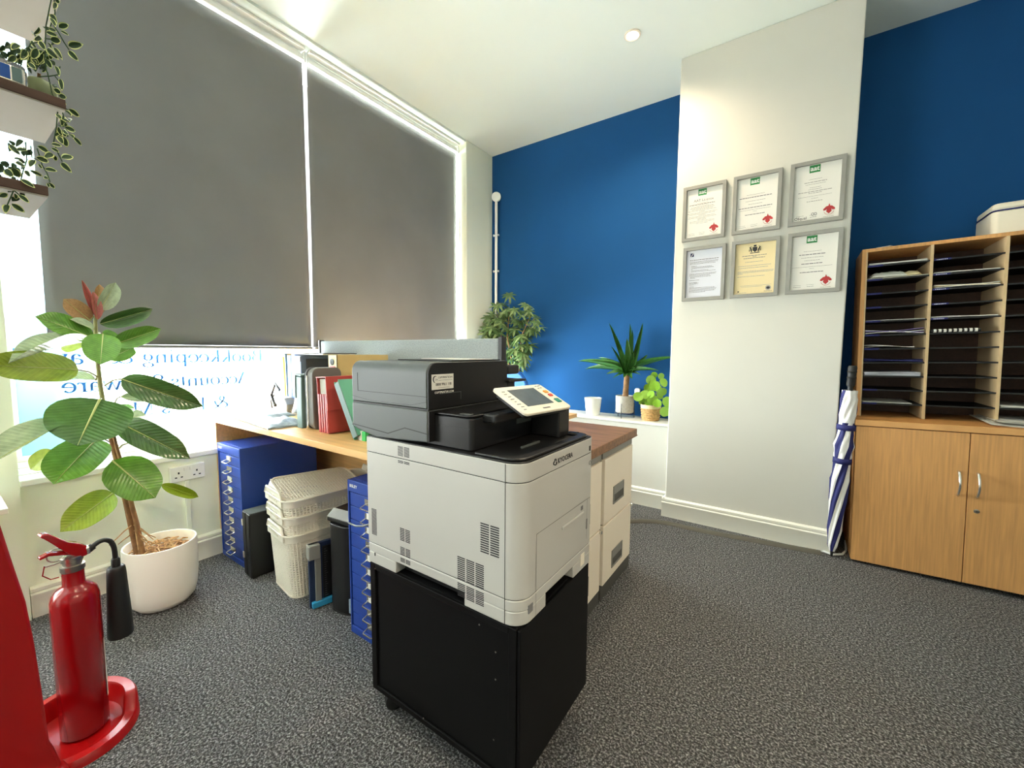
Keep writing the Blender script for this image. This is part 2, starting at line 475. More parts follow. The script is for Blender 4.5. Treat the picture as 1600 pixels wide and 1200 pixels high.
# window wall: apron under the window, plus the pier to its left
structure(MB().box(-2.8, -2.568, 0.2, 3.2, 0, 0.557).build('wall_left', 'wall_pale'))
pw = MB()
pw.box(-2.9, -2.54, -.12, 0.2, 0, CZ); pw.box(-2.9, -2.54, YF, -1.7, 0, CZ); pw.box(-2.9, -2.54, -1.7, -.12, 0, .6); pw.box(-2.9, -2.54, -1.7, -.12, 2.6, CZ)
structure(pw.build('wall_left_pier', 'wall_pale'))
# boxed pillar in the far left corner
structure(MB().box(-2.9, -2.462, 2.845, 3.225, 0, CZ).build('wall_corner_pillar', 'wall_pale', bevel=.006))
# lintel strip over the blinds
structure(MB().box(-2.9, -2.468, 0.2, 2.845, 2.951, CZ).build('trim_1', 'ceiling_white'))
# blue back wall in two recesses, chimney breast between them
structure(MB().box(-2.9, -0.5, 3.225, 3.4, 0, CZ).build('wall_back', 'wall_blue'))
structure(MB().box(0.1, XR, 3.272, 3.4, 0, CZ).build('wall_back_recess', 'wall_blue'))
structure(MB().box(-0.682, 0.213, 2.852, 3.4, 0, CZ).build('wall_chimney_breast', 'wall_cream', bevel=.006))
structure(MB().box(XR, XR + .1, YF, 3.4, 0, CZ).build('wall_right', 'wall_cream'))
# low boxed wall with a ledge on top in the left recess
structure(MB().box(-2.462, -0.682, 2.965, 3.225, 0, 0.595).build('wall_ledge', 'wall_cream'))
structure(MB().box(-2.462, -0.682, 2.952, 3.225, 0.597, 0.615).build('trim_2', 'trim_white', bevel=.005))
structure(MB().box(-2.9, XR, YF - .1, YF, 0, CZ).build('wall_front', 'wall_cream'))

def skirting(name, p0, p1, h=0.132, t=0.018):
    """moulded skirting board from p0 to p1, its back on that line, room side to the left of the direction"""
    prof = [(0, 0), (t, 0), (t, h * .66), (t + .003, h * .70), (t + .003, h * .75), (t - .004, h * .80), (t, h * .84), (t, h * .93), (t - .006, h * .97), (t * .3, h), (0, h)]
    d = Vector((p1[0] - p0[0], p1[1] - p0[1], 0)); L = d.length; d.normalize(); nrm = Vector((-d.y, d.x, 0))
    mb = MB(); n = len(prof); vs = []
    for s in (0, L):
        for a, z in prof: vs.append(Vector((p0[0], p0[1], 0)) + d * s + nrm * a + Vector((0, 0, z)))
    mb.add(vs, [list(range(n)), [n + i for i in range(n)][::-1]] + [(i, n + i, n + (i + 1) % n, (i + 1) % n) for i in range(n)])
    return structure(mb.build(name, 'trim_white', smooth=35))
skirting('baseboard_left', (-2.568, 2.84), (-2.568, 0.203))
skirting('baseboard_back', (-0.684, 2.964), (-2.46, 2.964))
skirting('baseboard_chimney', (0.231, 2.851), (-0.70, 2.851))
skirting('baseboard_chimney_side', (-0.683, 2.834), (-0.683, 2.945))

# ---------------------------------------------------------------- shop window
win = structure(thing('window_1', 'frosted shop window with mirrored blue lettering below the grey blinds', None))
GX = -2.70
MB().box(GX - .006, GX, 0.2, 1.46, 0.655, 2.95).build('pane', 'frosted', win)
MB().box(GX - .006, GX, 1.46, 2.85, 0.655, 2.95).build('pane', 'clear_glass', win)  # hidden half made clear so the added ceiling fill gets in
MB().box(GX - .03, GX + .03, 1.440, 1.480, .66, 2.95).build('mullion', 'white_gloss', win, bevel=.004)
fr = MB()
fr.box(GX - .03, GX + .045, 0.2, 2.845, 0.586, 0.612); fr.box(GX - .03, GX + .03, 0.2, 2.845, 0.612, 0.636); fr.box(GX - .03, GX + .016, 0.2, 2.845, 0.636, 0.66)
fr.build('bottom_rail', 'white_gloss', win, bevel=.004)
MB().box(GX - .03, GX + .03, 0.2, 0.225, .66, 2.95).build('side_rail', 'white_gloss', win, bevel=.004)
MB().box(GX - .03, GX + .03, 2.815, 2.845, .66, 2.95).build('side_rail', 'white_gloss', win, bevel=.004)
MB().box(GX - .03, GX + .03, .225, 2.815, 2.9, 2.95).build('top_rail', 'white_gloss', win, bevel=.004)
structure(MB().box(-2.80, -2.552, 0.201, 2.845, 0.557, 0.586).build('trim_3', 'white_gloss', bevel=.006))

# serif lettering drawn with a broad pen: each glyph = strokes (weight factor, points), em units
def arc(cx, cy, rx, ry, a0, a1, n=14):
    return [(cx + rx * cos(radians(a0 + (a1 - a0) * i / n)), cy + ry * sin(radians(a0 + (a1 - a0) * i / n))) for i in range(n + 1)]
def spl(pts, n=6):
    out = []; P = [pts[0]] + pts + [pts[-1]]
    for i in range(1, len(P) - 2):
        for k in range(n):
            t = k / n
            out.append(tuple(0.5 * (2 * P[i][c] + (P[i + 1][c] - P[i - 1][c]) * t + (2 * P[i - 1][c] - 5 * P[i][c] + 4 * P[i + 1][c] - P[i + 2][c]) * t * t + (3 * P[i][c] - P[i - 1][c] - 3 * P[i + 1][c] + P[i + 2][c]) * t ** 3) for c in (0, 1)))
    out.append(pts[-1]); return out
def Vs(x, a, b): return ('v', [(x, a), (x, b)])
def Hs(a, b, y): return ('h', [(a, y), (b, y)])
def Th(*p): return ('t', list(p))
def Tk(*p): return ('k', list(p))
GL = {
 'B': (.62, [Vs(.14, 0, .68), Hs(.03, .34, .66), Hs(.14, .34, .36), Hs(.03, .36, .015), ('p', arc(.33, .51, .17, .155, 90, -90)), ('p', arc(.35, .187, .21, .172, 90, -90))]),
 'o': (.5, [('p', arc(.25, .22, .19, .215, 0, 360, 22))]),
 'k': (.52, [Vs(.12, 0, .68), Hs(.03, .12, .66), Hs(.02, .23, .012), Th((.14, .19), (.40, .43)), Hs(.30, .48, .435), Tk((.22, .26), (.43, 0)), Hs(.34, .53, .012)]),
 'e': (.46, [('p', arc(.24, .22, .19, .215, 0, 320, 20)), Hs(.06, .42, .235)]),
 'p': (.53, [Vs(.13, -.2, .43), Hs(.03, .13, .425), Hs(.03, .24, -.2), ('p', arc(.29, .215, .18, .205, 0, 360, 20))]),
 'i': (.27, [Vs(.14, 0, .43), Hs(.03, .14, .425), Hs(.03, .25, .012), ('k', [(.10, .61), (.18, .61)])]),
 'n': (.55, [Vs(.13, 0, .43), Hs(.03, .13, .425), Hs(.03, .23, .012), ('p', arc(.285, .29, .15, .13, 165, 0)), Vs(.435, 0, .30), Hs(.34, .53, .012)]),
 'g': (.49, [('p', arc(.22, .28, .15, .145, 0, 360, 18)), ('p', arc(.23, -.10, .19, .10, 0, 360, 18)), Th((.13, .16), (.09, .08), (.2, .02), (.36, -.02)), Hs(.33, .46, .41)]),
 '&': (.80, [('p', spl([(.66, .40), (.60, .22), (.46, .05), (.28, 0), (.10, .07), (.08, .20), (.2, .32), (.37, .43), (.42, .56), (.33, .66), (.23, .61), (.22, .50), (.32, .34), (.50, .14), (.66, .02), (.78, .03)])), Hs(.56, .76, .41)]),
 'P': (.58, [Vs(.14, 0, .68), Hs(.03, .34, .66), Hs(.14, .34, .32), Hs(.03, .26, .012), ('p', arc(.33, .49, .18, .17, 90, -90))]),
 'a': (.46, [Vs(.34, .03, .31), ('p', arc(.22, .30, .12, .125, 0, 165)), ('p', arc(.2, .115, .145, .115, 75, 300)), Th((.2, .23), (.34, .27)), Th((.34, .06), (.39, .01), (.46, .04))]),
 'y': (.5, [Tk((.06, .43), (.27, .02)), Hs(0, .18, .43), Hs(.34, .5, .43), Th((.43, .43), (.24, -.06), (.16, -.18), (.07, -.17))]),
 'r': (.38, [Vs(.13, 0, .43), Hs(.03, .13, .425), Hs(.03, .25, .012), ('p', arc(.26, .29, .12, .13, 165, 60)), ('k', [(.30, .38), (.36, .38)])]),
 'l': (.27, [Vs(.13, 0, .68), Hs(.03, .13, .665), Hs(.03, .24, .012)]),
 'A': (.68, [Th((.08, .01), (.33, .68)), Tk((.33, .68), (.59, .01)), Hs(.18, .47, .24), Hs(.0, .19, .012), Hs(.48, .70, .012)]),
 'c': (.44, [('p', arc(.24, .22, .19, .215, 40, 320, 18)), ('k', [(.34, .34), (.40, .35)])]),
 'u': (.55, [Vs(.13, .13, .43), Hs(.02, .13, .425), ('p', arc(.27, .14, .145, .13, 180, 345)), Vs(.42, 0, .43), Hs(.31, .42, .425), Hs(.42, .53, .012)]),
 't': (.31, [Vs(.15, .06, .54), Hs(.02, .29, .425), Th((.15, .07), (.19, .01), (.29, .04))]),
 's': (.39, [('p', spl([(.33, .32), (.28, .41), (.17, .43), (.08, .36), (.12, .27), (.26, .19), (.33, .11), (.25, .01), (.12, .01), (.05, .10)])), ]),
 'S': (.54, [('p', spl([(.45, .48), (.39, .63), (.25, .68), (.11, .60), (.11, .46), (.27, .36), (.43, .26), (.46, .12), (.34, .01), (.18, .01), (.07, .17)]))]),
 'f': (.33, [Vs(.15, 0, .56), Hs(.03, .29, .425), Hs(.04, .25, .012), ('p', arc(.25, .56, .10, .11, 180, 40))]),
 'w': (.72, [Tk((.06, .43), (.21, .01)), Th((.21, .01), (.34, .40)), Tk((.34, .43), (.49, .01)), Th((.49, .01), (.64, .43)), Hs(0, .17, .43), Hs(.57, .72, .43)]),
 'I': (.32, [Vs(.16, 0, .68), Hs(.03, .29, .665), Hs(.03, .29, .012)]),
 'M': (.86, [Th((.13, .01), (.13, .66)), Tk((.13, .68), (.42, .02)), Th((.42, .02), (.71, .66)), Vs(.73, 0, .68), Hs(.02, .22, .665), Hs(.66, .84, .665), Hs(.03, .24, .012), Hs(.62, .84, .012)]),
}
def serif(text, em, track=1.0):
    """flat mesh of the text, x to the right, y up, starting at the origin"""
    mb = MB(); x0 = 0; lay = 0
    for ch in text:
        if ch == ' ': x0 += .25 * em * track; continue
        adv, strokes = GL[ch]
        for kind, pts in strokes:
            lay += 1; z = (lay % 7) * 0.00006
            L = []; R = []
            for i, p in enumerate(pts):
                a = pts[max(i - 1, 0)]; b = pts[min(i + 1, len(pts) - 1)]
                if kind == 'p' and pts[0] == pts[-1] and i in (0, len(pts) - 1): a = pts[-2]; b = pts[1]
                dx, dy = b[0] - a[0], b[1] - a[1]; l = hypot(dx, dy) or 1; dx /= l; dy /= l
                w = {'v': .100, 'h': .040, 't': .042, 'k': .100}.get(kind) or (.040 + .060 * abs(dy) ** 1.3)
                if kind == 'k' and abs(dy) < .1: w = .08
                L.append(((x0 + (p[0] - dy * w / 2) * em), (p[1] + dx * w / 2) * em, z)); R.append(((x0 + (p[0] + dy * w / 2) * em), (p[1] - dx * w / 2) * em, z))
            n = len(pts)
            mb.add(L + R, [(i, n + i, n + i + 1, i + 1) for i in range(n - 1)])
        x0 += adv * em * track
    return mb
def window_text(text, y0, zb, em, track):
    mb = serif(text, em, track)
    mb.v = [Vector((GX + .0012 + p.z, y0 - p.x, zb + p.y)) for p in mb.v]
    mb.build('lettering', 'lettering_blue', win)
window_text('Bookkeeping & Payroll', 1.208, 1.050, .103, 1.03)
window_text('Accounts Software', 1.128, .921, .100, .985)
window_text('& I', 1.010, .786, .103, 1.0)
window_text('s M', .742, .786, .103, 1.0)

# ---------------------------------------------------------------- roller blinds
def blind(label, y0a, y0b, y1, zb, folds, seed, chain):
    rng = random.Random(seed)
    t = thing('roller_blind', label, 'blind', (-2.565, (y0a + y1) / 2, 2.872), group=None)
    rows = []
    nz, ny = 26, 34
    for i in range(nz + 1):
        f = i / nz; z = 2.872 + (zb - 2.872) * f
        y0 = y0a + (y0b - y0a) * f
        r = []
        for j in range(ny + 1):
            g = j / ny; y = y0 + (y1 - y0) * g
            x = -2.572 + .004 * sin(f * 3) * sin(g * 9)
            x += folds * (f ** 2) * (sin((g * 1.6 + f * .5) * 9) * .5 + sin((g - f * .35) * 21) * .35)
            r.append((x, y, z))
        rows.append(r)
    MB().grid(rows).build('fabric', 'blind_grey', t, smooth=80, solid=.0015)
    ya, yb = y0a, y1
    MB().box(-2.584, -2.556, y0b, y1, zb - .016, zb - .001).build('bottom_bar', 'blind_grey', t, bevel=.004)
    tb = MB(); tb.tube([(-2.585, ya + .004, 2.905), (-2.585, yb - .004, 2.905)], .026, 20)
    tb.build('roller_tube', 'white_gloss', t, smooth=60)
    MB().box(-2.558, -2.548, ya, yb, 2.880, 2.892).build('fascia_rail', 'white_gloss', t, bevel=.003)
    MB().box(-2.60, -2.53, ya, yb, 2.934, 2.950).build('head_rail', 'white_gloss', t, bevel=.003)
    for y in (ya - .012, yb + .001):
        MB().box(-2.61, -2.545, y, y + .010, 2.868, 2.934).build('bracket', 'white_gloss', t, bevel=.003)
    if chain:
        c = MB(); yy = y1 + .016
        c.tube([(-2.55, yy, 2.90)] + [(-2.55, yy + .006 * sin(k), 2.9 - k * .15) for k in range(1, 8)] + [(-2.55, yy + .012, 1.80), (-2.545, yy + .024, 1.79), (-2.54, yy + .032, 1.82)] + [(-2.54, yy + .034, 1.9 + k * .14) for k in range(8)], .0022, 5)
        c.build('bead_chain', 'white_gloss', t, smooth=60)
    return t
blind('wide plain grey roller blind on the left behind the rubber plant', .322, .312, 1.446, 1.142, .002, 1, False)
blind('narrower creased grey roller blind next to the corner pillar', 1.474, 1.464, 2.832, 1.142, .010, 2, True)

# ---------------------------------------------------------------- ceiling downlights
LAST_SPOT = ['']
def downlight(x, y, label, power):
    t = thing('downlight', label, 'ceiling light', (x, y, CZ), group='ceiling downlights')
    MB().lathe([(.030, -.001), (.030, .012), (.046, .001), (.047, -.006), (.040, -.009), (.031, -.004), (.030, -.001)], (x, y, CZ), 32, cap=False).build('bezel', 'cream_metal', t, smooth=50)
    MB().lathe([(.0295, -.0035), (.0295, -.0005)], (x, y, CZ), 28).build('lamp', 'lamp_glow', t, smooth=40)
    LAST_SPOT[0] = spot('downlight_beam', (x, y, CZ - .02), power, (1.0, .80, .56), 150, .9, .035).name
downlight(-.873, 2.483, 'small lit round downlight in the ceiling above the file cabinets', 70)
downlight(-.7, .3, 'ceiling downlight in front of the copier, nearly over the camera', 16)
for x, y, lab, aim in ((2.2, -.4, 'added tilted downlight, unseen behind the camera near the right wall', (-.66, 1.5, .5)), (2.3, .5, 'added tilted downlight, unseen beyond the right picture edge', (-.5, 1.0, .6))):  # unseen lamps added to warm the copier and filing cabinet fronts
    o = downlight(x, y, lab, 120)
    l = bpy.data.objects[LAST_SPOT[0]]
    l.rotation_euler = (Vector(aim) - l.location).to_track_quat('-Z', 'Y').to_euler()
    l.data.spot_size = radians(48); l.data.spot_blend = .7

# ---------------------------------------------------------------- double socket and its conduit
t = thing('wall_socket', 'white double plug socket on the wall under the window sill', 'socket', (-2.568, .755, .485))
MB().box(-2.568, -2.560, .679, .832, .443, .527).build('back_box', 'trim_white', t, bevel=.003)
MB().box(-2.560, -2.552, .682, .829, .446, .524).build('face_plate', 'white_gloss', t, bevel=.003)
for yc in (.717, .794):
    h = MB()
    for dy, dz, w, hh in ((0, .016, .007, .010), (-.012, -.006, .009, .006), (.012, -.006, .009, .006)):
        h.box(-2.5525, -2.5515, yc + dy - w / 2, yc + dy + w / 2, .474 + dz - hh / 2, .474 + dz + hh / 2)
    h.build('pin_holes', 'ink_dark', t)
    MB().box(-2.553, -2.548, yc + (.022 if yc < .75 else -.030), yc + (.030 if yc < .75 else -.022), .498, .514).build('switch', 'white_gloss', t, bevel=.001)
tag(MB().box(-2.568, -2.556, .741, .761, .133, .443).build('cable_conduit', 'wall_pale', bevel=.003), 'narrow painted conduit running down from the double socket', 'conduit')

# ---------------------------------------------------------------- grey cable cover on the floor along the chimney breast
pts = [atZ(u, v, 0) for u, v in ((975, 816), (1005, 815), (1040, 818), (1090, 829), (1180, 846), (1282, 865))]
cc = MB(); rows = []
pp = [Vector((p.x, p.y, 0)) for p in pts]
sm = [Vector(list(a) + [0]) for a in spl([(p.x, p.y) for p in pp], 6)]
for i, p in enumerate(sm):
    d = (sm[min(i + 1, len(sm) - 1)] - sm[max(i - 1, 0)]).normalized(); n = Vector((-d.y, d.x, 0))
    rows.append([p + n * (a * .026) + Vector((0, 0, z)) for a, z in ((-1, .001), (-.75, .010), (-.3, .016), (.3, .016), (.75, .010), (1, .001))])
tag(cc.grid(rows).build('cable_cover', 'trunking', smooth=60), 'dark grey rubber cable cover curving along the chimney breast skirting', 'cable cover')
tag(MB().tube([atZ(1284, 860, .006), atZ(1300, 866.5, .006), atZ(1316, 866, .006), atZ(1322, 860, .006), atZ(1321, 845, .006)], .006, 8).build('white_cable', 'white_gloss', smooth=60), 'white cable on the carpet behind the umbrella tip', 'cable')

# ---------------------------------------------------------------- white pole with round cap and pegs
px_, py_ = -2.386, 3.185
t = thing('coat_pole', 'slim white pole with a round cap and pegs by the corner pillar', 'coat stand', (px_, py_, .615))
MB().tube([(px_, py_, .63), (px_, py_, 2.55)], .013, 14).build('pole', 'white_gloss', t, smooth=60)
MB().lathe([(.06, .615), (.06, .622), (.03, .632), (.014, .64)], (px_, py_, 0), 24).build('base', 'white_gloss', t, smooth=50)
cp = MB(); cp.lathe([(.040, -.012), (.045, -.006), (.045, .006), (.040, .012)], (0, 0, 0), 24); cp.xform(Matrix.Translation((px_, py_, 2.569)) @ Matrix.Rotation(radians(35), 4, 'Z') @ Matrix.Rotation(radians(90), 4, 'X'))
cp.build('cap', 'white_gloss', t, smooth=50)
for z in (2.216, 1.881):
    for s in (-1, 1):
        pg = MB(); dx, dy = .8 * s, .45 * s * .3
        pg.tube([(px_, py_, z), (px_ + .022 * dx, py_ + .022 * dy, z), (px_ + .034 * dx, py_ + .034 * dy, z)], [.006, .007, .012], 10)
        pg.build('peg', 'white_gloss', t, smooth=50)

# ================================================================ DESKS
DT = .755
t = thing('desk', 'beech desk end-on to the window, crowded with folders', 'desk', (-2.0, 1.24, 0))
MB().box(-2.585, -2.335, .885, 1.475, DT - .027, DT).build('worktop', 'beech', t, bevel=.002)
MB().box(-2.329, -1.105, .885, 1.475, DT - .027, DT).build('worktop', 'beech', t, bevel=.002)
MB().box(-2.335, -2.329, .885, 1.475, DT - .027, DT - .002).build('joint_strip', 'beech_edge', t)
MB().box(-2.585, -2.560, .892, 1.45, 0, DT - .027).build('end_panel', 'beech', t, bevel=.001)
MB().box(-1.130, -1.107, .93, 1.45, 0, DT - .027).build('end_panel', 'beech', t, bevel=.001)
MB().box(-2.560, -1.130, 1.40, 1.42, .28, DT - .027).build('modesty_panel', 'beech', t)

t = thing('desk', 'beech desk on the far side of the grey screen', 'desk', (-1.8, 1.98, 0))
MB().box(-2.56, -1.045, 1.52, 2.20, .7325, DT).build('worktop', 'beech', t, bevel=.002)
MB().box(-2.56, -2.535, 1.55, 2.18, 0, .7325).build('end_panel', 'beech', t)
MB().box(-1.36, -1.335, 1.55, 2.18, 0, .7325).build('end_panel', 'beech', t)

t = thing('desk_screen', 'grey fabric desk divider with black end post between the desks', 'desk screen', (-1.8, 1.493, DT))
MB().box(-2.525, -1.095, 1.481, 1.505, DT + .02, 1.178).build('fabric_panel', 'fabric_grey', t, bevel=.006)
MB().box(-1.094, -1.072, 1.476, 1.510, DT, 1.185).build('end_post', 'black_plastic', t, bevel=.003)
MB().box(-2.545, -2.526, 1.476, 1.510, DT, 1.185).build('end_post', 'black_plastic', t, bevel=.003)
for x in (-2.2, -1.4):
    MB().box(x - .04, x + .04, 1.476, 1.512, DT, DT + .02).build('clamp', 'black_plastic', t)

# blue office chair beyond
t = thing('office_chair', 'office chair with a rounded bright blue back near the far wall', 'chair', (-1.88, 2.55, 0))
back = MB(); rows = []
bp = [(-.17, .58), (.17, .58)] + [(.165 * cos(a) * 1.0, .80 + .178 * sin(a)) for a in [i * pi / 14 for i in range(15)]]
back.prism([(-1.88 + x, z) for x, z in bp], 2.70, 2.745, axis='y').build('backrest', 'chair_blue', t, bevel=.012, smooth=40)
MB().prism(rrect(-2.10, -1.66, 2.30, 2.70, .09), .44, .50).build('seat', 'chair_blue', t, bevel=.018, smooth=40)
MB().box(-1.91, -1.85, 2.70, 2.735, .44, .60).build('back_bracket', 'black_plastic', t, bevel=.004)
MB().tube([(-1.88, 2.5, .10), (-1.88, 2.5, .44)], .028, 14).build('gas_column', 'black_plastic', t, smooth=60)
for k in range(5):
    a = 2 * pi * k / 5
    lg = MB().tube([(-1.88, 2.5, .11), (-1.88 + .26 * cos(a), 2.5 + .26 * sin(a), .075)], [.024, .016], 8).build('leg', 'black_plastic', t, smooth=60)
    c = MB(); c.lathe([(.025, -.011), (.028, -.006), (.028, .006), (.025, .011)], (0, 0, 0), 14)
    c.xform(Matrix.Translation((-1.88 + .265 * cos(a), 2.5 + .265 * sin(a), .0285)) @ Matrix.Rotation(a, 4, 'Z') @ Matrix.Rotation(pi / 2, 4, 'X'))
    c.build('castor', 'black_plastic', lg, smooth=40)

# ================================================================ THINGS ON THE NEAR DESK
def crumpled(t, name, m, cx, cy, z0, lx, ly, h, seed, nx=14, ny=10, yaw=0):
    """closed pillow-shaped crumpled packet"""
    rng = random.Random(seed); top = []; 
    c, s = cos(yaw), sin(yaw)
    def W(x, y, z): return (cx + x * c - y * s, cy + x * s + y * c, z)
    rowsT = []; rowsB = []
    for i in range(nx + 1):
        a = []; b = []
        for j in range(ny + 1):
            u, v = i / nx * 2 - 1, j / ny * 2 - 1
            e = max(0, (1 - abs(u) ** 3) * (1 - abs(v) ** 3))
            z = h * (.25 + .75 * e ** .5) + (rng.random() - .5) * h * .35 * min(1, e * 3)
            dx, dy = (rng.random() - .5) * lx * .03, (rng.random() - .5) * ly * .03
            a.append(W(u * lx / 2 + dx, v * ly / 2 + dy, z0 + z)); b.append(W(u * lx / 2 + dx, v * ly / 2 + dy, z0))
        rowsT.append(a); rowsB.append(b[::-1])
    mb = MB(); mb.grid(rowsT); mb.grid(rowsB)
    # skirt
    ring = [rowsT[i][0] for i in range(nx + 1)] + [rowsT[nx][j] for j in range(1, ny + 1)] + [rowsT[i][ny] for i in range(nx - 1, -1, -1)] + [rowsT[0][j] for j in range(ny - 1, 0, -1)]
    n = len(ring)
    mb.add(ring + [(p[0], p[1], z0) for p in ring], [(i, (i + 1) % n, n + (i + 1) % n, n + i) for i in range(n)])
    return mb.build(name, m, t, smooth=50)
t = thing('plastic_packet', 'crinkled silver-blue plastic packet lying flat at the desk end', 'packet', (-2.17, 1.01, DT))
crumpled(t, 'wrapping', 'foil', -2.20, .995, DT + .002, .50, .17, .030, 3, 22, 12, -.10)
crumpled(t, 'wrapping_fold', 'foil', -2.30, 1.04, DT + .022, .34, .14, .026, 5, 16, 10, -.05)

t = thing('tape_dispenser', 'small pale grey desk gadget with a black strap behind the packet', 'gadget', (-2.47, 1.22, DT))
MB().prism([(-2.53, DT), (-2.40, DT), (-2.40, DT + .05), (-2.43, DT + .085), (-2.50, DT + .09), (-2.53, DT + .06)], 1.19, 1.25, axis='y').build('body', 'frame_grey', t, bevel=.008)
MB().tube([(-2.52, 1.185, DT + .03), (-2.55, 1.18, DT + .10), (-2.50, 1.18, DT + .17), (-2.46, 1.185, DT + .13)], .008, 8).build('strap', 'rubber', t, smooth=60)
MB().tube([(-2.555, 1.185, DT + .004), (-2.57, 1.185, DT + .06), (-2.53, 1.185, DT + .10)], .005, 8).build('strap', 'rubber', t, smooth=60)

t = thing('plastic_bag', 'crumpled clear plastic wrapper in front of the blue binders', 'wrapper', (-2.19, 1.185, DT))
bag = MB(); rng = random.Random(9); rows = []
for i in range(9):
    z = DT + .19 * i / 8; r0 = .07 * (1 - .75 * (i / 8) ** 1.5)
    rows.append([(-2.20 + (r0 + rng.random() * .015) * cos(a) * 1.2, 1.185 + (r0 + rng.random() * .012) * sin(a) * .6, z + rng.random() * .006) for a in [2 * pi * k / 14 for k in range(14)]])
rows = [r + [r[0]] for r in rows]
bag.grid(rows).build('wrapper', 'clear_plastic', t, smooth=30)
tag(MB().box(-2.26, -2.06, 1.09, 1.16, DT, DT + .002).build('yellow_note', 'yellow_paper'), 'yellow sheet of paper lying beside the clear wrapper', 'paper')

# manila folders and blue binders standing at the back, by the window
x = -2.535
for i, (w, m, h, lab, kind) in enumerate(((.010, 'manila', .325, 'manila folder standing outermost at the window end of the desk', 'manila_folder'),
                              (.008, 'manila', .345, 'tall manila folder with a teal edge next to the blue binders', 'manila_folder'))):
    t = lthing(kind, lab, 'folder', (x, 1.25, DT), (0, radians(-3 + i), 0))
    MB().box(0, w * .35, 0, .21, 0, h).build('back_cover', m, t)
    MB().box(w * .65, w, 0, .21, 0, h - .012).build('front_cover', m, t)
    MB().box(w * .38, w * .62, .006, .20, .003, h - .02).build('paper_sheaf', 'paper_white', t)
    if i: MB().box(w, w + .003, 0, .012, 0, h).build('edge_strip', 'teal_grey', t)
    x += w + .012
for i, (w, h) in enumerate(((.042, .335), (.046, .338))):
    t = lthing('ring_binder', ('bright blue ring binder nearest the manila folders', 'bright blue ring binder against the slate grey folder')[i], 'binder', (x, 1.25, DT), (0, 0, 0), 'blue ring binders')
    MB().box(0, w, 0, .004, 0, h).build('spine', 'binder_blue', t, bevel=.001)
    MB().box(0, .003, .004, .215, 0, h).build('cover', 'binder_blue', t)
    MB().box(w - .003, w, .004, .215, 0, h).build('cover', 'binder_blue', t)
    MB().box(.006, w - .006, .02, .20, .006, h - .03).build('paper_block', 'paper_white', t)
    x += w + .004
t = lthing('document_case', 'large slate grey plastic document case behind the zipped organiser', 'document case', (x + .01, 1.23, DT))
MB().prism(rrect(0, .085, 0, .235, .008), 0, .335).build('shell', 'slate', t, bevel=.004)
MB().box(.085, .088, .03, .21, .12, .315).build('flap', 'zip_dark', t, bevel=.002)
MB().box(.0, .088, -.004, .0, .300, .325).build('top_band', 'zip_dark', t, bevel=.001)
t = lthing('paper_tray', 'stack of papers in a dark sleeve on top of the binders', 'paper', (-2.45, 1.255, 1.0935))
MB().box(0, .33, 0, .20, 0, .006).build('paper_sheets', 'paper_white', t)
MB().box(.03, .34, .005, .205, .006, .010).build('sleeve', 'zip_dark', t)

# teal document wallet
t = lthing('document_wallet', 'grey-teal plastic document wallet beside the zipped organiser', 'wallet', (-1.915, .995, DT))
MB().prism([(0, 0), (.045, 0), (.050, .24), (.004, .245)], 0, .16, axis='y').build('body', 'teal_grey', t, bevel=.004)
MB().prism([(-.004, .14), (.0, .14), (.004, .248), (.052, .244), (.052, .252), (-.002, .254)], -.003, .162, axis='y').build('flap', 'teal_grey', t, bevel=.001)
MB().box(.0485, .0505, .06, .13, .12, .20).build('label', 'ink_dark', t)
# grey zipped organiser
t = lthing('zip_organiser', 'grey zipped fabric organiser standing between teal and red wallets', 'organiser', (-1.845, 1.0, DT))
MB().prism(rrect(0, .145, 0, .285, .03), 0, .018, axis='x').build('cover', 'zip_dark', t, bevel=.004)
MB().prism(rrect(.004, .141, .004, .281, .03), .018, .036, axis='x').build('zip_edge', 'zip_grey', t)
MB().prism(rrect(0, .145, 0, .285, .03), .036, .066, axis='x').build('cover', 'zip_grey', t, bevel=.004)
zp = MB().tube([(.027, -.003, .25), (.027, -.003, .04), (.027, -.006, .02), (.022, -.008, .0)], .004, 6); zp.build('zip', 'chrome', t)
# red expanding wallet
t = lthing('expanding_file', 'red card expanding wallet leaning behind the green folder', 'wallet', (-1.735, 1.0, DT), (0, radians(-3), radians(-6)))
for i in range(4):
    MB().box(.005 + i * .021, .017 + i * .021, .0, .25, .0, .17).build('gusset', 'red_card', t)
MB().box(0, .004, 0, .255, 0, .245).build('back_cover', 'red_card', t)
MB().box(.088, .092, -.002, .25, 0, .17).build('front_cover', 'red_card', t)
MB().prism([(.0, .243), (.0, .247), (.094, .247), (.098, .10), (.0945, .10), (.090, .243)], -.003, .254, axis='y').build('flap', 'red_card', t)
MB().box(.010, .07, .01, .24, .17, .236).build('paper_sheaf', 'paper_grey', t)
# green leaning folder
t = lthing('green_folder', 'green card folder tilted against the red wallet with a printed label', 'folder', (-1.455, .985, DT), (0, radians(-30), 0))
MB().box(0, .004, 0, .25, .002, .265).build('back_cover', 'green_card', t)
MB().box(.030, .034, 0, .25, .010, .262).build('front_cover', 'green_card', t)
MB().box(.005, .029, .004, .246, .008, .25).build('paper_sheaf', 'teal_grey', t)
MB().box(.001, .033, -.003, .0, .008, .255).build('spine', 'teal_grey', t)
lb = MB().box(.034, .0345, .06, .17, .19, .225); lb.build('label_strip', 'ink_dark', t)
tx = sans('EAST', .022, 'LEFT', .02)
tx.xform(frame_mx((.0349, .065, .200), (0, 1, 0), (0, 0, 1), (1, 0, 0))); tx.build('lettering', 'paper_white', t)
for z in (.18, .15, .12, .09):
    MB().box(.034, .0345, .06, .20, z - .0008, z + .0008).build('ruled_line', 'ink_dark', t)
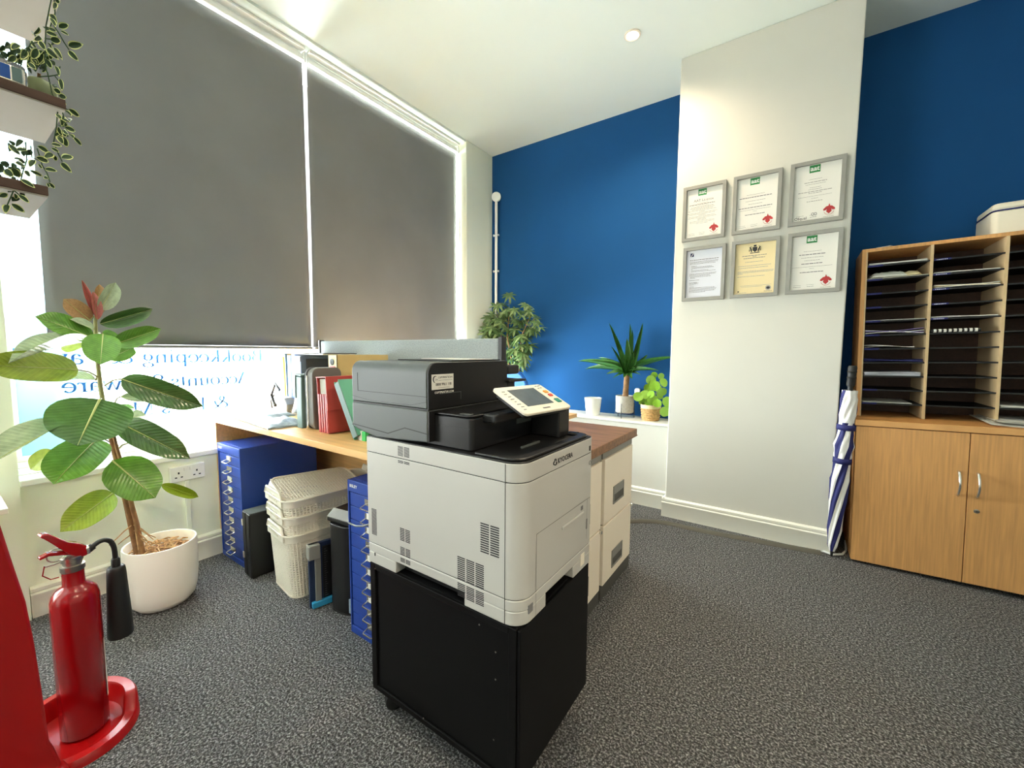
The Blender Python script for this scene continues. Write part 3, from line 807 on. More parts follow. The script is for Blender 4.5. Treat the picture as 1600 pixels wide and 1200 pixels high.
t = lthing('label_roll', 'small white and green carton under the green folder', 'carton', (-1.425, 1.0, DT))
MB().box(-.03, .0, 0, .05, 0, .038).build('box', 'paper_white', t, bevel=.001)
MB().box(.0, .022, 0, .05, 0, .038).build('green_end', 'bright_green', t, bevel=.001)
# lever arch file
t = lthing('lever_arch_file', 'buff lever arch file with a white spine behind the red wallet', 'lever arch file', (-1.905, 1.155, DT))
MB().box(0, .003, 0, .305, 0, .342).build('cover', 'buff', t); MB().box(.072, .075, 0, .305, 0, .342).build('cover', 'buff', t)
MB().box(0, .075, 0, .003, 0, .342).build('spine', 'paper_cream', t)
MB().box(.004, .071, .012, .295, .004, .325).build('paper_block', 'paper_white', t)
rg = MB(); rg.lathe([(.016, 0), (.016, .002)], (0, 0, 0), 20); rg.xform(Matrix.Translation((.036, -.0005, .308)) @ Matrix.Rotation(pi / 2, 4, 'X')); rg.build('finger_hole', 'ink_dark', t)
MB().box(.012, .062, -.0012, 0, .272, .287).build('spine_label', 'ink_red', t)

# ================================================================ UNDER THE DESK
def drawer_cabinet(label, x0, y0, n, w=.268, d=.40, h=.622, cards=()):
    t = lthing('drawer_cabinet', label, 'drawer cabinet', (x0, y0, 0), group='blue multi-drawer cabinets')
    c = MB(); T = .008
    c.box(0, T, 0, d, 0, h); c.box(w - T, w, 0, d, 0, h); c.box(T, w - T, .02, d, h - T, h); c.box(T, w - T, d - T, d, 0, h - T)
    c.box(T, w - T, 0, d, 0, .03); c.box(T, w - T, 0, .02, h - .045, h)
    c.build('carcass', 'blue_metal', t, bevel=.002)
    tx = sans('BISLEY', .016, 'LEFT', .03); tx.xform(frame_mx((.016, -.001, h - .026), (1, 0, 0), (0, 0, 1), (0, -1, 0))); tx.build('lettering', 'paper_white', t)
    z0, z1 = .032, h - .047; p = (z1 - z0) / n
    for i in range(n):
        a = z1 - (i + 1) * p
        f = MB().box(T + .002, w - T - .002, .004 if i % 3 else .0045, .36, a + .001, a + p - .002).build('drawer', 'blue_metal', t, bevel=.0012)
        hx = w * .5; zc = a + p * .42
        hd = MB(); hw = .026
        hd.tube([(hx - hw, .004, zc + .002), (hx - hw, -.020, zc - .006), (hx - hw + .004, -.023, zc - .007), (hx + hw - .004, -.023, zc - .007), (hx + hw, -.020, zc - .006), (hx + hw, .004, zc + .002)], .0028, 6)
        hd.box(hx - hw - .003, hx + hw + .003, .001, .0042, zc - .002, zc + .022)
        hd.build('handle', 'chrome', f, smooth=50)
        if i in cards:
            MB().box(hx - .017, hx + .017, -.0005, .0012, zc + .002, zc + .024).build('label_card', 'paper_white', f)
    return t
drawer_cabinet('tall blue multi-drawer cabinet under the window end of the beech desk', -2.535, .885, 10, cards=(0, 2, 3))
drawer_cabinet('blue multi-drawer cabinet half hidden behind the printer', -1.405, .916, 10, w=.268, cards=(1, 2, 4, 5, 6, 7))

# slim black case
t = lthing('slim_case', 'slim black upright case against the blue cabinet by the window', 'case', (-2.215, .862, 0), (0, 0, radians(-4)))
MB().box(0, .045, 0, .26, .004, .325).build('shell', 'black_plastic', t, bevel=.006)
MB().box(.047, .092, 0, .26, .004, .325).build('shell', 'black_plastic', t, bevel=.006)
MB().box(.002, .09, .004, .256, .325, .328).build('top_face', 'charcoal_plastic', t)
for z in (.09, .255): MB().box(.001, .014, -.004, .002, z, z + .030).build('latch', 'paper_grey', t, bevel=.001)
for xx in (.015, .075):
    MB().box(xx, xx + .012, .01, .03, 0, .004).build('foot', 'rubber', t)

# ---------------------------------------------------------------- plastic lattice baskets
def ring_pts(hx, hy, r, n):
    """n points evenly spaced around a rounded rectangle (half sizes hx, hy)"""
    poly = rrect(-hx, hx, -hy, hy, r, 6)
    P = [Vector((a[0], a[1])) for a in poly]; P.append(P[0])
    seg = [(P[i + 1] - P[i]).length for i in range(len(P) - 1)]; T = sum(seg); out = []
    i = 0; acc = 0
    for k in range(n):
        d = T * k / n
        while acc + seg[i] < d: acc += seg[i]; i += 1
        out.append(P[i].lerp(P[i + 1], (d - acc) / seg[i] if seg[i] else 0))
    return out
def lattice_wall(b, top, z0, z1, nr, nc, holes=True):
    """(hx,hy,r) bottom and top; open triangular holes pointing up and down in turn"""
    mb = MB(); rings = []
    for i in range(nr + 1):
        f = i / nr
        q = ring_pts(b[0] + (top[0] - b[0]) * f, b[1] + (top[1] - b[1]) * f, b[2] + (top[2] - b[2]) * f, nc)
        rings.append([Vector((p.x, p.y, z0 + (z1 - z0) * f)) for p in q])
    for i in range(nr):
        for j in range(nc):
            a, b_, c, d = rings[i][j], rings[i][(j + 1) % nc], rings[i + 1][(j + 1) % nc], rings[i + 1][j]
            cen = (a + b_ + c + d) / 4
            up = (i + j) % 2 == 0
            if not holes: mb.add([a, b_, c, d], [(0, 1, 2, 3)]); continue
            def P(u, v): return a.lerp(b_, u).lerp(d.lerp(c, u), v)
            out_n = (b_ - a).cross(d - a).normalized() * .0022
            tri = [P(.25, .30), P(.75, .30), P(.5, .78)] if up else [P(.25, .70), P(.5, .22), P(.75, .70)]
            tri = [p - out_n for p in tri]
            if up: mb.add([a, b_, c, d] + tri, [(0, 1, 5, 4), (1, 2, 6, 5), (2, 3, 6), (3, 0, 4, 6)])
            else: mb.add([a, b_, c, d] + tri, [(0, 1, 5), (0, 5, 4, 3), (1, 2, 6, 5), (2, 3, 4, 6)])
    return mb
def sweep_ring(mb, hx, hy, r, prof, n=60, hump=None):
    """prof = [(offset outward, z)...] swept round the rim; hump(p) lifts the rim"""
    rings = []
    for off, z in prof:
        q = ring_pts(hx + off, hy + off, r + off, n)
        rings.append([Vector((p.x, p.y, z + (hump(p) * (1 if z > prof[0][1] - 1 else 0) if hump else 0))) for p in q])
    k = len(rings)
    for i in range(k - 1):
        a, b = rings[i], rings[i + 1]
        mb.add(a + b, [(j, (j + 1) % n, n + (j + 1) % n, n + j) for j in range(n)])
def basket(label, cx, cy, yaw, zb, zr, hx, hy, base_k=.86, group='stacked lattice storage baskets', nest_vis=None):
    t = lthing('storage_basket', label, 'basket', (cx, cy, zb), (0, 0, yaw), group)
    H = zr - zb; nr = max(4, int(H / .0125)); nc = 92
    bt = (hx * base_k, hy * base_k, .045); tp = (hx, hy, .05)
    lattice_wall(bt, tp, .006, H - .034, nr, nc).build('lattice_wall', 'basket_plastic', t, smooth=30)
    mb = MB(); sweep_ring(mb, bt[0], bt[1], .045, [(-.008, .0), (.001, .0), (.002, .008), (-.006, .008)], 60); mb.build('base_rim', 'basket_plastic', t, smooth=40)
    q = ring_pts(bt[0] - .004, bt[1] - .004, .042, 40)
    MB().prism([(p.x, p.y) for p in q], .002, .005).build('base', 'basket_plastic', t)
    # rim with raised handle humps on the two short ends
    def hump(p):
        if abs(p.y) < hy * .75: return 0
        return .030 * max(0, min(1, (.78 * hx - abs(p.x)) / (.2 * hx)))
    rm = MB(); sweep_ring(rm, hx, hy, .05, [(-.001, H - .036), (.003, H - .036), (.004, H - .010), (.012, H - .008), (.013, H - .001), (.009, H + .001), (-.002, H - .004), (-.001, H - .036)], 72, None)
    rm.build('rim', 'basket_plastic', t, smooth=40)
    for s in (-1, 1):
        g = MB(); rows = []
        w = hx * .72; n = 20
        outer = [(-w, H - .034), (-w, H - .004), (-w * .82, H + .026), (w * .82, H + .026), (w, H - .004), (w, H - .034)]
        inner = [(-w * .45, H - .020), (-w * .52, H - .008), (-w * .45, H + .007), (w * .45, H + .007), (w * .52, H - .008), (w * .45, H - .020)]
        vs = []
        for y in (s * (hy + .0035), s * (hy + .0095)):
            vs += [(p[0], y, p[1]) for p in outer] + [(p[0], y, p[1]) for p in inner]
        fs = []
        for k in (0, 12):
            for i in range(6):
                j = (i + 1) % 6; fs.append((k + i, k + j, k + 6 + j, k + 6 + i))
        for i in range(6):
            j = (i + 1) % 6; fs.append((i, j, 12 + j, 12 + i)); fs.append((6 + i, 6 + j, 18 + j, 18 + i))
        g.add(vs, fs).build('handle', 'basket_plastic', t, bevel=.002)
        MB().tube([(-w, s * (hy + .008), H - .004), (-w * .82, s * (hy + .008), H + .027), (w * .82, s * (hy + .008), H + .027), (w, s * (hy + .008), H - .004)], .0055, 8).build('handle_lip', 'basket_plastic', t, smooth=60)
    return t
BY = radians(-7)
bx, by = -1.888, 1.112
basket('deep cream lattice basket on the carpet, lowest of the stack', bx, by, BY, .0, .300, .134, .228, .93)
basket('cream lattice basket nested second from the bottom of the stack', bx + .001, by + .002, BY, .170, .384, .136, .230, .94)
basket('cream lattice basket on top of the nested stack, holding the tray', bx + .002, by + .004, BY, .250, .462, .139, .235, .94)
# upside-down lattice tray lying tilted in the top basket
t = lthing('lattice_tray', 'shallow cream lattice tray lying tilted upside down on the top basket', 'tray', (bx - .010, by - .030, .470), (radians(-3.5), radians(15), BY))
hx, hy = .108, .185
g = MB(); nx, ny = 17, 28
for i in range(nx):
    for j in range(ny):
        x0, x1 = -hx + 2 * hx * i / nx, -hx + 2 * hx * (i + 1) / nx; y0, y1 = -hy + 2 * hy * j / ny, -hy + 2 * hy * (j + 1) / ny
        o = [(x0, y0, 0), (x1, y0, 0), (x1, y1, 0), (x0, y1, 0)]
        def P(u, v): return (x0 + (x1 - x0) * u, y0 + (y1 - y0) * v, -.002)
        if (i + j) % 2: g.add(o + [P(.26, .26), P(.74, .26), P(.5, .76)], [(0, 1, 5, 4), (1, 2, 6, 5), (2, 3, 6), (3, 0, 4, 6)])
        else: g.add(o + [P(.26, .74), P(.5, .24), P(.74, .74)], [(0, 1, 5), (0, 5, 4, 3), (1, 2, 6, 5), (2, 3, 4, 6)])
g.build('lattice_base', 'basket_plastic', t, smooth=30)
mb = MB(); sweep_ring(mb, hx, hy, .035, [(.0, -.004), (-.002, .003), (.006, .004), (.010, -.002), (.016, -.035), (.022, -.036), (.022, -.040), (.012, -.040), (.004, -.006)], 60); mb.build('rim', 'basket_plastic', t, smooth=40)

# ---------------------------------------------------------------- paper trimmer on edge
t = lthing('paper_trimmer', 'navy paper trimmer standing on edge in front of the baskets', 'trimmer', (-1.690, .902, 0), (0, 0, radians(-13)))
MB().box(0, .018, 0, .20, .0, .285).build('board', 'navy_plastic', t, bevel=.003)
MB().box(.018, .021, .055, .19, .03, .265).build('cutting_mat', 'black_plastic', t)
MB().box(.018, .030, .022, .046, .03, .245).build('rail', 'grey_metal', t, bevel=.002)
MB().box(-.006, .036, -.004, .044, .222, .285).build('cutter_head', 'frame_grey', t, bevel=.004)
MB().box(.016, .036, .006, .20, .004, .030).build('paper_stop', 'cyan', t, bevel=.003)
rl = MB()
for k in range(22): rl.box(.0212, .0216, .062, .070 + (.006 if k % 5 == 0 else 0), .04 + k * .010, .0412 + k * .010)
rl.build('ruler_marks', 'ink_grey', t)

# ---------------------------------------------------------------- shredder
t = lthing('paper_shredder', 'black paper shredder bin with a sloped silver top edge', 'shredder', (-1.548, .965, 0), (0, 0, radians(6)))
W, Dp = .155, .26
fp = [(-W / 2, .02)] + [(-W / 2 + W * k / 10, -.012 * sin(pi * k / 10) + .02 * (1 - sin(pi * k / 10)) * 0 + (.02 - .02 * min(1, 6 * min(k, 10 - k) / 10))) for k in range(1, 10)] + [(W / 2, .02), (W / 2, Dp), (-W / 2, Dp)]
MB().prism(fp, .006, .385).build('bin', 'black_plastic', t, smooth=35, bevel=.003)
MB().prism(fp, 0, .006, scale=.97).build('base', 'black_plastic', t)
hd = MB().prism([(.0, .387), (Dp, .387), (Dp, .432), (.035, .432), (.0, .408)], -W / 2, W / 2, axis='x'); hd.build('head', 'black_plastic', t, bevel=.006)
MB().prism([(-.003, .410), (.002, .404), (.040, .433), (.034, .436)], -W / 2 + .004, W / 2 - .004, axis='x').build('sloped_trim', 'frame_grey', t, bevel=.002)
MB().box(-.05, .05, .14, .155, .432, .434).build('paper_slot', 'rubber', t)
MB().box(.03, .073, -.003, .004, .012, .075).build('shreds_window', 'foil', t, bevel=.002)

tag(MB().tube([atY(545, 817, .878), atY(556, 822, .868), atY(568, 822, .87), atY(580, 818, .872), atY(592, 812, .885)], .0035, 8).build('grey_lead', 'cable_grey', smooth=60), 'pale grey lead looping across the front of the half-hidden blue cabinet', 'cable')

# ================================================================ PRINTER ON ITS CABINET
PX0, PX1, PY0, PY1 = -1.027, -.48, .736, 1.122
t = thing('printer_cabinet', 'black cabinet on castors carrying the copier', 'cabinet', (-.755, .93, 0))
MB().box(PX0 + .002, PX1 - .012, PY0 + .008, PY1 - .004, .080, .484).build('carcass', 'black_matt', t, bevel=.004)
fr = MB(); a, b, c, d = PX0 + .002, PX1 - .012, .080, .484
for x0, x1, z0, z1 in ((a, a + .022, c, d), (b - .022, b, c, d), (a + .022, b - .022, c, c + .016), (a + .022, b - .022, d - .018, d)):
    fr.box(x0, x1, PY0 + .001, PY0 + .008, z0, z1)
fr.build('side_frame', 'black_matt', t, bevel=.0015)
MB().box(PX1 - .011, PX1 - .002, PY0 + .004, PY1 - .006, .092, .482).build('door', 'black_matt', t, bevel=.002)
for x, z in ((-1.0, .47), (-.60, .455), (-.555, .40), (-.555, .33), (-.80, .10), (-.56, .17)):
    s = MB(); s.lathe([(.0022, 0), (.0022, .0012)], (0, 0, 0), 10); s.xform(Matrix.Translation((x, PY0 + .001 if z > .44 or z < .12 else PY0 + .0078, z)) @ Matrix.Rotation(pi / 2, 4, 'X')); s.build('screw', 'steel', t)
for x in (PX0 + .055, PX1 - .07):
    for y in (PY0 + .05, PY1 - .05):
        w = MB(); w.lathe([(.026, -.014), (.031, -.010), (.031, .010), (.026, .014)], (0, 0, 0), 20); w.xform(Matrix.Translation((x - .008, y, .031)) @ Matrix.Rotation(radians(65), 4, 'Z') @ Matrix.Rotation(pi / 2, 4, 'X'))
        cw = w.build('castor', 'rubber', t, smooth=40)
        MB().box(x - .022, x + .020, y - .022, y + .022, .060, .080).build('castor_fork', 'black_plastic', cw, bevel=.004)

t = thing('copier', 'black and white office copier with a tilted control panel', 'printer', (-.755, .93, .486))
def fp_(g=0.0, r=.045):
    q = rrect(PX0 + g, PX1 - g, PY0 + g, PY1 - g, r, 8, (0, 1, 0, 0)); k = len(q) - 2
    return q[:k] + [(PX1 - g, PY1 - g - .010), (PX1 - g - .003, PY1 - g - .003), (PX1 - g - .010, PY1 - g)] + q[k + 1:]
ZA, ZB, ZC, ZD = .486, .548, .824, .868
# lower paper cassette with cut-outs underneath
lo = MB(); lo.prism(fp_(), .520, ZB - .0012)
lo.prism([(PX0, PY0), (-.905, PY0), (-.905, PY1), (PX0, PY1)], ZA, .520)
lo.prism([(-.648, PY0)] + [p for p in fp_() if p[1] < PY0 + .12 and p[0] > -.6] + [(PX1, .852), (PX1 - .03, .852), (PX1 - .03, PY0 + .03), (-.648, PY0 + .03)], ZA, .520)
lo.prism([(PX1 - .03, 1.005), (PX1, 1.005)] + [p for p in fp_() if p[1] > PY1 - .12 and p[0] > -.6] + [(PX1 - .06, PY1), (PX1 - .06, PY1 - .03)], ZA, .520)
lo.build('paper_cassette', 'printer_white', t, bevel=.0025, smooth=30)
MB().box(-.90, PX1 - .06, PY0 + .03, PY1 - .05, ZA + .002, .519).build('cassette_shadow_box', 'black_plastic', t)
MB().prism(fp_(.0), ZB + .0008, ZC - .0012).build('main_body', 'printer_white', t, bevel=.0015, smooth=30)
MB().prism(fp_(.002), ZC - .0015, ZC + .001).build('seam', 'seam_dark', t)
MB().prism(fp_(.002), ZB - .0015, ZB + .001).build('seam', 'seam_dark', t)
MB().prism(fp_(.0), ZC + .0008, ZD).build('upper_cover', 'printer_white', t, bevel=.0015, smooth=30)
# vertical seam where side cover meets rounded front cover, and front flap seams
sm_ = MB(); e = .0006
sm_.box(-.5245, -.5232, PY0 - e, PY0 + .002, ZA + .002, ZD - .001)
sm_.build('side_seam', 'seam_dark', t)
fs_ = MB(); X1 = PX1
def fline(y0, z0, y1, z1, w=.0012):
    d = Vector((0, y1 - y0, z1 - z0)).normalized(); n = Vector((0, -d.z, d.y)) * w / 2
    a, b = Vector((X1 + e, y0, z0)), Vector((X1 + e, y1, z1))
    fs_.add([a - n, b - n, b + n, a + n], [(0, 1, 2, 3)])
fline(.802, .690, 1.095, .690); fline(.802, ZB, .802, .690); fline(1.095, .690, 1.108, .690); fline(1.088, .57, 1.088, .690); fline(.802, .545, .802, .49)
fs_.build('front_flap_seam', 'seam_dark', t)
MB().box(X1, X1 + .006, .93, 1.06, .655, .663).build('flap_grip', 'printer_white', t, bevel=.002)
MB().box(X1, X1 + .0010, 1.047, 1.060, .668, .680).build('flap_icon', 'ink_grey', t)
MB().box(X1, X1 + .0012, 1.085, 1.091, .60, .63).build('latch', 'ink_grey', t)
MB().box(X1, X1 + .0012, 1.096, 1.104, .832, .846).build('usb_port', 'ink_dark', t)
cr = MB(); cr.tube([(X1 + .001, 1.103 + .006 * cos(2 * pi * k / 20), .795 + .006 * sin(2 * pi * k / 20)) for k in range(20)], .0006, 5, closed=True); cr.build('power_mark', 'ink_grey', t)
MB().box(X1 - .004, X1 + .0012, .770, .788, .510, .530).build('paper_gauge', 'ink_grey', t)
MB().box(X1, X1 + .002, 1.05, 1.075, .50, .535).build('gauge_window', 'panel_cream', t, bevel=.001)
lg = sans('KYOCERA', .0185, 'LEFT', .025); lg.xform(frame_mx((X1 + .001, .902, .838), (0, 1, 0), (0, 0, 1), (1, 0, 0))); lg.build('lettering', 'ink_dark', t)
em = MB()
for k in range(3):
    a0 = 2 * pi * k / 3 + .5
    p = [(X1 + .001, .888 + (.0085 * (1 - .25 * abs(i - 3) / 3)) * cos(a0 + i * .27) * (1 if i else .6), .844 + (.0085 * (1 - .25 * abs(i - 3) / 3)) * sin(a0 + i * .27)) for i in range(7)]
    em.tube(p, .0016, 5)
em.build('emblem', 'ink_dark', t)
# ventilation slots on the side facing the camera
def vents(x0, x1, z0, z1, rows, cols, name='vent_slots'):
    mb = MB(); cw = (x1 - x0) / cols; rh = (z1 - z0) / rows
    for i in range(rows):
        for j in range(cols):
            mb.box(x0 + cw * j + cw * .08, x0 + cw * (j + 1) - cw * .08, PY0 - .0005, PY0 + .001, z0 + rh * i + rh * .3, z0 + rh * (i + 1) - rh * .2)
    mb.build(name, 'ink_dark', t)
vents(-.890, -.840, .831, .859, 9, 2); vents(-.890, -.840, .811, .819, 3, 2)
vents(-.598, -.538, .640, .715, 13, 2); vents(-1.012, -.985, .575, .655, 22, 1)
vents(-.672, -.583, .549, .610, 12, 3); vents(-.672, -.583, .505, .541, 8, 3)
vents(-.886, -.842, .590, .628, 8, 2); vents(-.886, -.842, .549, .573, 6, 2); vents(-.886, -.842, .528, .541, 4, 2)
MB().box(-1.000, -.996, PY0 - .0006, PY0 + .001, .511, .520).build('screw_hole', 'ink_dark', t)
# black output deck with sunken tray
dk = MB(); o = fp_(.001, .045); dk.prism(o, ZD, ZD + .004)
dk.build('output_deck', 'black_plastic', t, bevel=.002, smooth=30)
rimp = MB()
zr = ZD + .011
rimp.prism([(-.62, .742), (-.526, .742), (-.510, .746), (-.497, .755), (-.489, .768), (-.486, .784), (-.486, 1.085), (-.489, 1.098), (-.497, 1.109), (-.510, 1.116), (-.60, 1.116), (-.60, 1.085), (-.520, 1.085), (-.512, 1.078), (-.512, .800), (-.52, .79), (-.62, .786)], ZD + .004, zr)
rimp.build('deck_rim', 'black_plastic', t, bevel=.003)
MB().box(-.565, -.560, .86, .95, ZD + .004, ZD + .010).build('paper_stop', 'charcoal_plastic', t, bevel=.001)
MB().box(-.56, -.52, 1.092, 1.108, ZD + .0111, ZD + .0125).build('deck_recess', 'black_satin', t)
# bridge between the deck and the scanner
br = MB(); br.prism(rrect(-.80, -.640, .757, 1.10, .012, 4, (0, 1, 0, 0)), ZD + .004, .955)
br.build('bridge', 'black_plastic', t, bevel=.004, smooth=30)
MB().prism(rrect(-.79, -.638, .755, 1.10, .02, 5, (0, 1, 0, 0)), .9565, .962).build('bridge_top', 'black_satin', t, bevel=.002, smooth=30)
MB().box(-.80, -.645, .7563, .757, .928, .9295).build('bridge_seam', 'rubber', t)
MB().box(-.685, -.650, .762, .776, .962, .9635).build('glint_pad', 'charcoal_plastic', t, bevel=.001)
MB().box(-.640, -.545, 1.03, 1.095, ZD + .004, .965).build('panel_column', 'black_plastic', t, bevel=.004)
MB().box(-.66, -.60, .80, 1.03, .940, .962).build('bridge_arm', 'black_plastic', t, bevel=.004)
MB().box(-.6399, -.638, .95, 1.03, .915, .930).build('bridge_slot', 'charcoal_plastic', t)
# scanner body (overhanging the back) and document feeder
SX0, SX1, SY0, SY1 = -1.092, -.770, .735, 1.085
sc = MB(); sc.prism([(SX0 + .11, ZD + .002), (SX1, ZD + .014), (SX1, .966), (SX0, .966), (SX0, .895), (SX0 + .02, .886)], SY0, SY1, axis='y')
sc.build('scanner_body', 'charcoal_plastic', t, bevel=.004, smooth=30)
gr = MB()
pts_ = [(SX0 - .0006, .897), (SX0 + .01, .899), (SX0 + .165, .889), (SX0 + .235, .912), (SX1, .905)]
for k in range(len(pts_) - 1):
    (x0, z0), (x1, z1) = pts_[k], pts_[k + 1]
    gr.add([(x0, SY0 - .0006, z0 - .0015), (x1, SY0 - .0006, z1 - .0015), (x1, SY0 - .0006, z1 + .0015), (x0, SY0 - .0006, z0 + .0015)], [(0, 1, 2, 3)])
gr.build('scanner_groove', 'rubber', t)
MB().box(SX0 + .002, SX1 - .0, SY0 + .003, SY1, .966, .969).build('scanner_gap', 'rubber', t)
ad = MB()
prof = [(SX0, .970), (SX1, .969), (SX1, 1.065)] + [(SX1 - .0 - .026 + .026 * cos(a), 1.065 + .026 * sin(a)) for a in [radians(k * 15) for k in range(0, 7)]][0:0] + [(SX1, 1.090), (SX0 + .03, 1.090)] + [(SX0 + .03 + .03 * cos(radians(90 + k * 15)), 1.060 + .03 * sin(radians(90 + k * 15))) for k in range(1, 7)]
ad.prism(prof, SY0 + .030, SY1, axis='y')
ad.build('document_feeder', 'charcoal_plastic', t, bevel=.003, smooth=40)
# rounded cover panel of the feeder on the camera side
cv = MB().prism([(SY0 + .0305, .970), (SY0 + .0305, 1.090)] + [(SY0 + .030 - .030 * sin(radians(90 * k / 7)), 1.060 + .030 * cos(radians(90 * k / 7))) for k in range(1, 8)] + [(SY0, .970)], SX0 + .002, SX1 - .002, axis='x')
cv.build('feeder_cover', 'charcoal_plastic', t, bevel=.003, smooth=35)
sg = MB(); sg.box(SX0 + .03, SX0 + .0312, SY0 - .0008, SY0 + .001, 1.002, 1.055); sg.box(SX0 + .03, SX1 - .003, SY0 - .0008, SY0 + .001, 1.001, 1.0025)
for (x0, z0), (x1, z1) in (((SX0 + .004, .985), (SX0 + .09, .976)), ((SX0 + .09, .976), (SX1 - .06, .976)), ((SX1 - .06, .976), (SX1 - .003, .988))):
    sg.add([(x0, SY0 - .0006, z0), (x1, SY0 - .0006, z1), (x1, SY0 - .0006, z1 + .001), (x0, SY0 - .0006, z0 + .001)], [(0, 1, 2, 3)])
sg.build('feeder_seam', 'rubber', t)
# black end face of the scanner towards the output deck, with service sticker
ef = MB(); ef.prism([(SY0 + .001, .968), (SY1, .968), (SY1, 1.0895), (SY0 + .030, 1.0895)] + [(SY0 + .030 - .029 * sin(radians(15 * k)), 1.0605 + .029 * cos(radians(15 * k))) for k in range(1, 7)], SX1 - .001, SX1 + .004, axis='x')
ef.build('feeder_end_face', 'black_plastic', t, bevel=.0015, smooth=40)
MB().box(SX1, SX1 + .004, SY0 + .002, SY1, ZD + .016, .964).build('scanner_end_face', 'black_plastic', t, bevel=.001)
nk = MB(); yb0, yb1 = .80, .90
for z0, z1, y0, y1 in ((1.006, 1.0075, .775, .86), (.985, 1.0075, .858, .8595)): nk.box(SX1 + .004, SX1 + .0046, y0, y1, z0, z1)
nk.build('end_face_recess', 'charcoal_plastic', t)
XS = SX1 + .0045
st = MB().box(XS, XS + .0006, .746, .828, 1.019, 1.059).build('service_sticker', 'paper_white', t)
def sticker_text(s, size, y, z, m, bold=.02):
    q = sans(s, size, 'LEFT', bold); q.xform(frame_mx((XS + .0008, y, z), (0, 1, 0), (0, 0, 1), (1, 0, 0))); return q.build('lettering', m, st)
sticker_text('COPYPRINTSCAN', .0068, .769, 1.048, 'ink_dark')
sticker_text('0800 9961 118', .0098, .760, 1.029, 'ink_dark')
sticker_text('CPS', .006, .758, 1.043, 'ink_grey')
MB().box(XS + .0007, XS + .0009, .771, .823, 1.0425, 1.0435).build('small_print', 'ink_grey', st)
MB().box(XS + .0007, XS + .0009, .770, .812, 1.0228, 1.0238).build('small_print', 'ink_soft', st)
ar = MB(); ar.tube([(XS + .001, .759 + .0075 * cos(radians(60 + i * 20)), 1.046 + .0085 * sin(radians(60 + i * 20))) for i in range(11)], [.0006 + .0009 * sin(pi * i / 10) for i in range(11)], 5); ar.build('sticker_logo', 'ink_dark', st)
q = sans('COPYPRINTUK.COM', .0078, 'LEFT', .03); q.xform(frame_mx((XS + .0002, .757, 1.0085), (0, 1, 0), (0, 0, 1), (1, 0, 0))); q.build('lettering', 'paper_white', t)
# feeder trays behind
MB().prism([(-1.02, 1.094), (-.79, 1.094), (-.79, 1.0905), (-1.02, 1.0905)][::-1], .85, 1.08, axis='y').build('feeder_lid', 'black_plastic', t, bevel=.0015)
MB().box(-1.0, -.80, .93, 1.05, 1.0942, 1.0957).build('paper_sheet', 'paper_white', t)
ft = MB(); ft.box(-.95, -.765, SY1, SY1 + .07, 1.045, 1.075); ft.box(-.95, -.765, SY1, SY1 + .045, .985, 1.03)
ft.build('feeder_tray', 'black_plastic', t, bevel=.006)
ft = MB(); ft.box(-.93, -.75, SY1 - .01, SY1 + .09, 1.020, 1.028); ft.build('feeder_tray', 'black_plastic', t, bevel=.003)
# tilted control panel
a, b, c, d = Vector((-.650, .848, 1.0235)), Vector((-.622, 1.052, 1.0235)), Vector((-.508, 1.037, .9665)), Vector((-.533, .836, .9665))
ux = (c - d).normalized(); uy = (a - d); uy = (uy - ux * uy.dot(ux)); LY = uy.length; uy.normalize(); uz = ux.cross(uy); LX = (c - d).length
mx = frame_mx(d, ux, uy, uz)
MB().prism(rrect(0, LX, 0, LY, .012, 6), -.008, 0).xform(mx).build('control_panel', 'panel_cream', t, bevel=.002, smooth=30)
MB().prism(rrect(.006, LX - .004, .004, LY - .01, .012, 6), -.018, -.008, scale=1).xform(mx).build('panel_back', 'black_plastic', t, bevel=.002, smooth=30)
MB().box(.040, .152, .030, .112, -.0005, .0006).xform(mx).build('screen', 'screen_glass', t)
for nm, x, y, w, h, m in (('copy_key', .171, .080, .017, .012, 'btn_orange'), ('stop_key', .172, .061, .016, .012, 'btn_red'), ('start_key', .170, .028, .019, .019, 'btn_green')):
    MB().prism(rrect(x, x + w, y, y + h, .003, 4), 0, .0025).xform(mx).build(nm, m, t, bevel=.0008, smooth=40)
ks = MB()
for k in range(8): ks.box(.012 + (.003 if k % 2 else 0), .026 - (.004 if k % 3 == 0 else 0), .018 + k * .0125, .0205 + k * .0125, 0, .0007)
for x, y in ((.168, .118), (.178, .118), (.186, .119), (.168, .106), (.180, .107)): ks.box(x, x + .007, y, y + .003, 0, .0007)
ks.xform(mx).build('key_legends', 'ink_grey', t)
MB().box(.085, .115, .012, .016, 0, .0007).xform(mx).build('maker_mark', 'ink_grey', t)

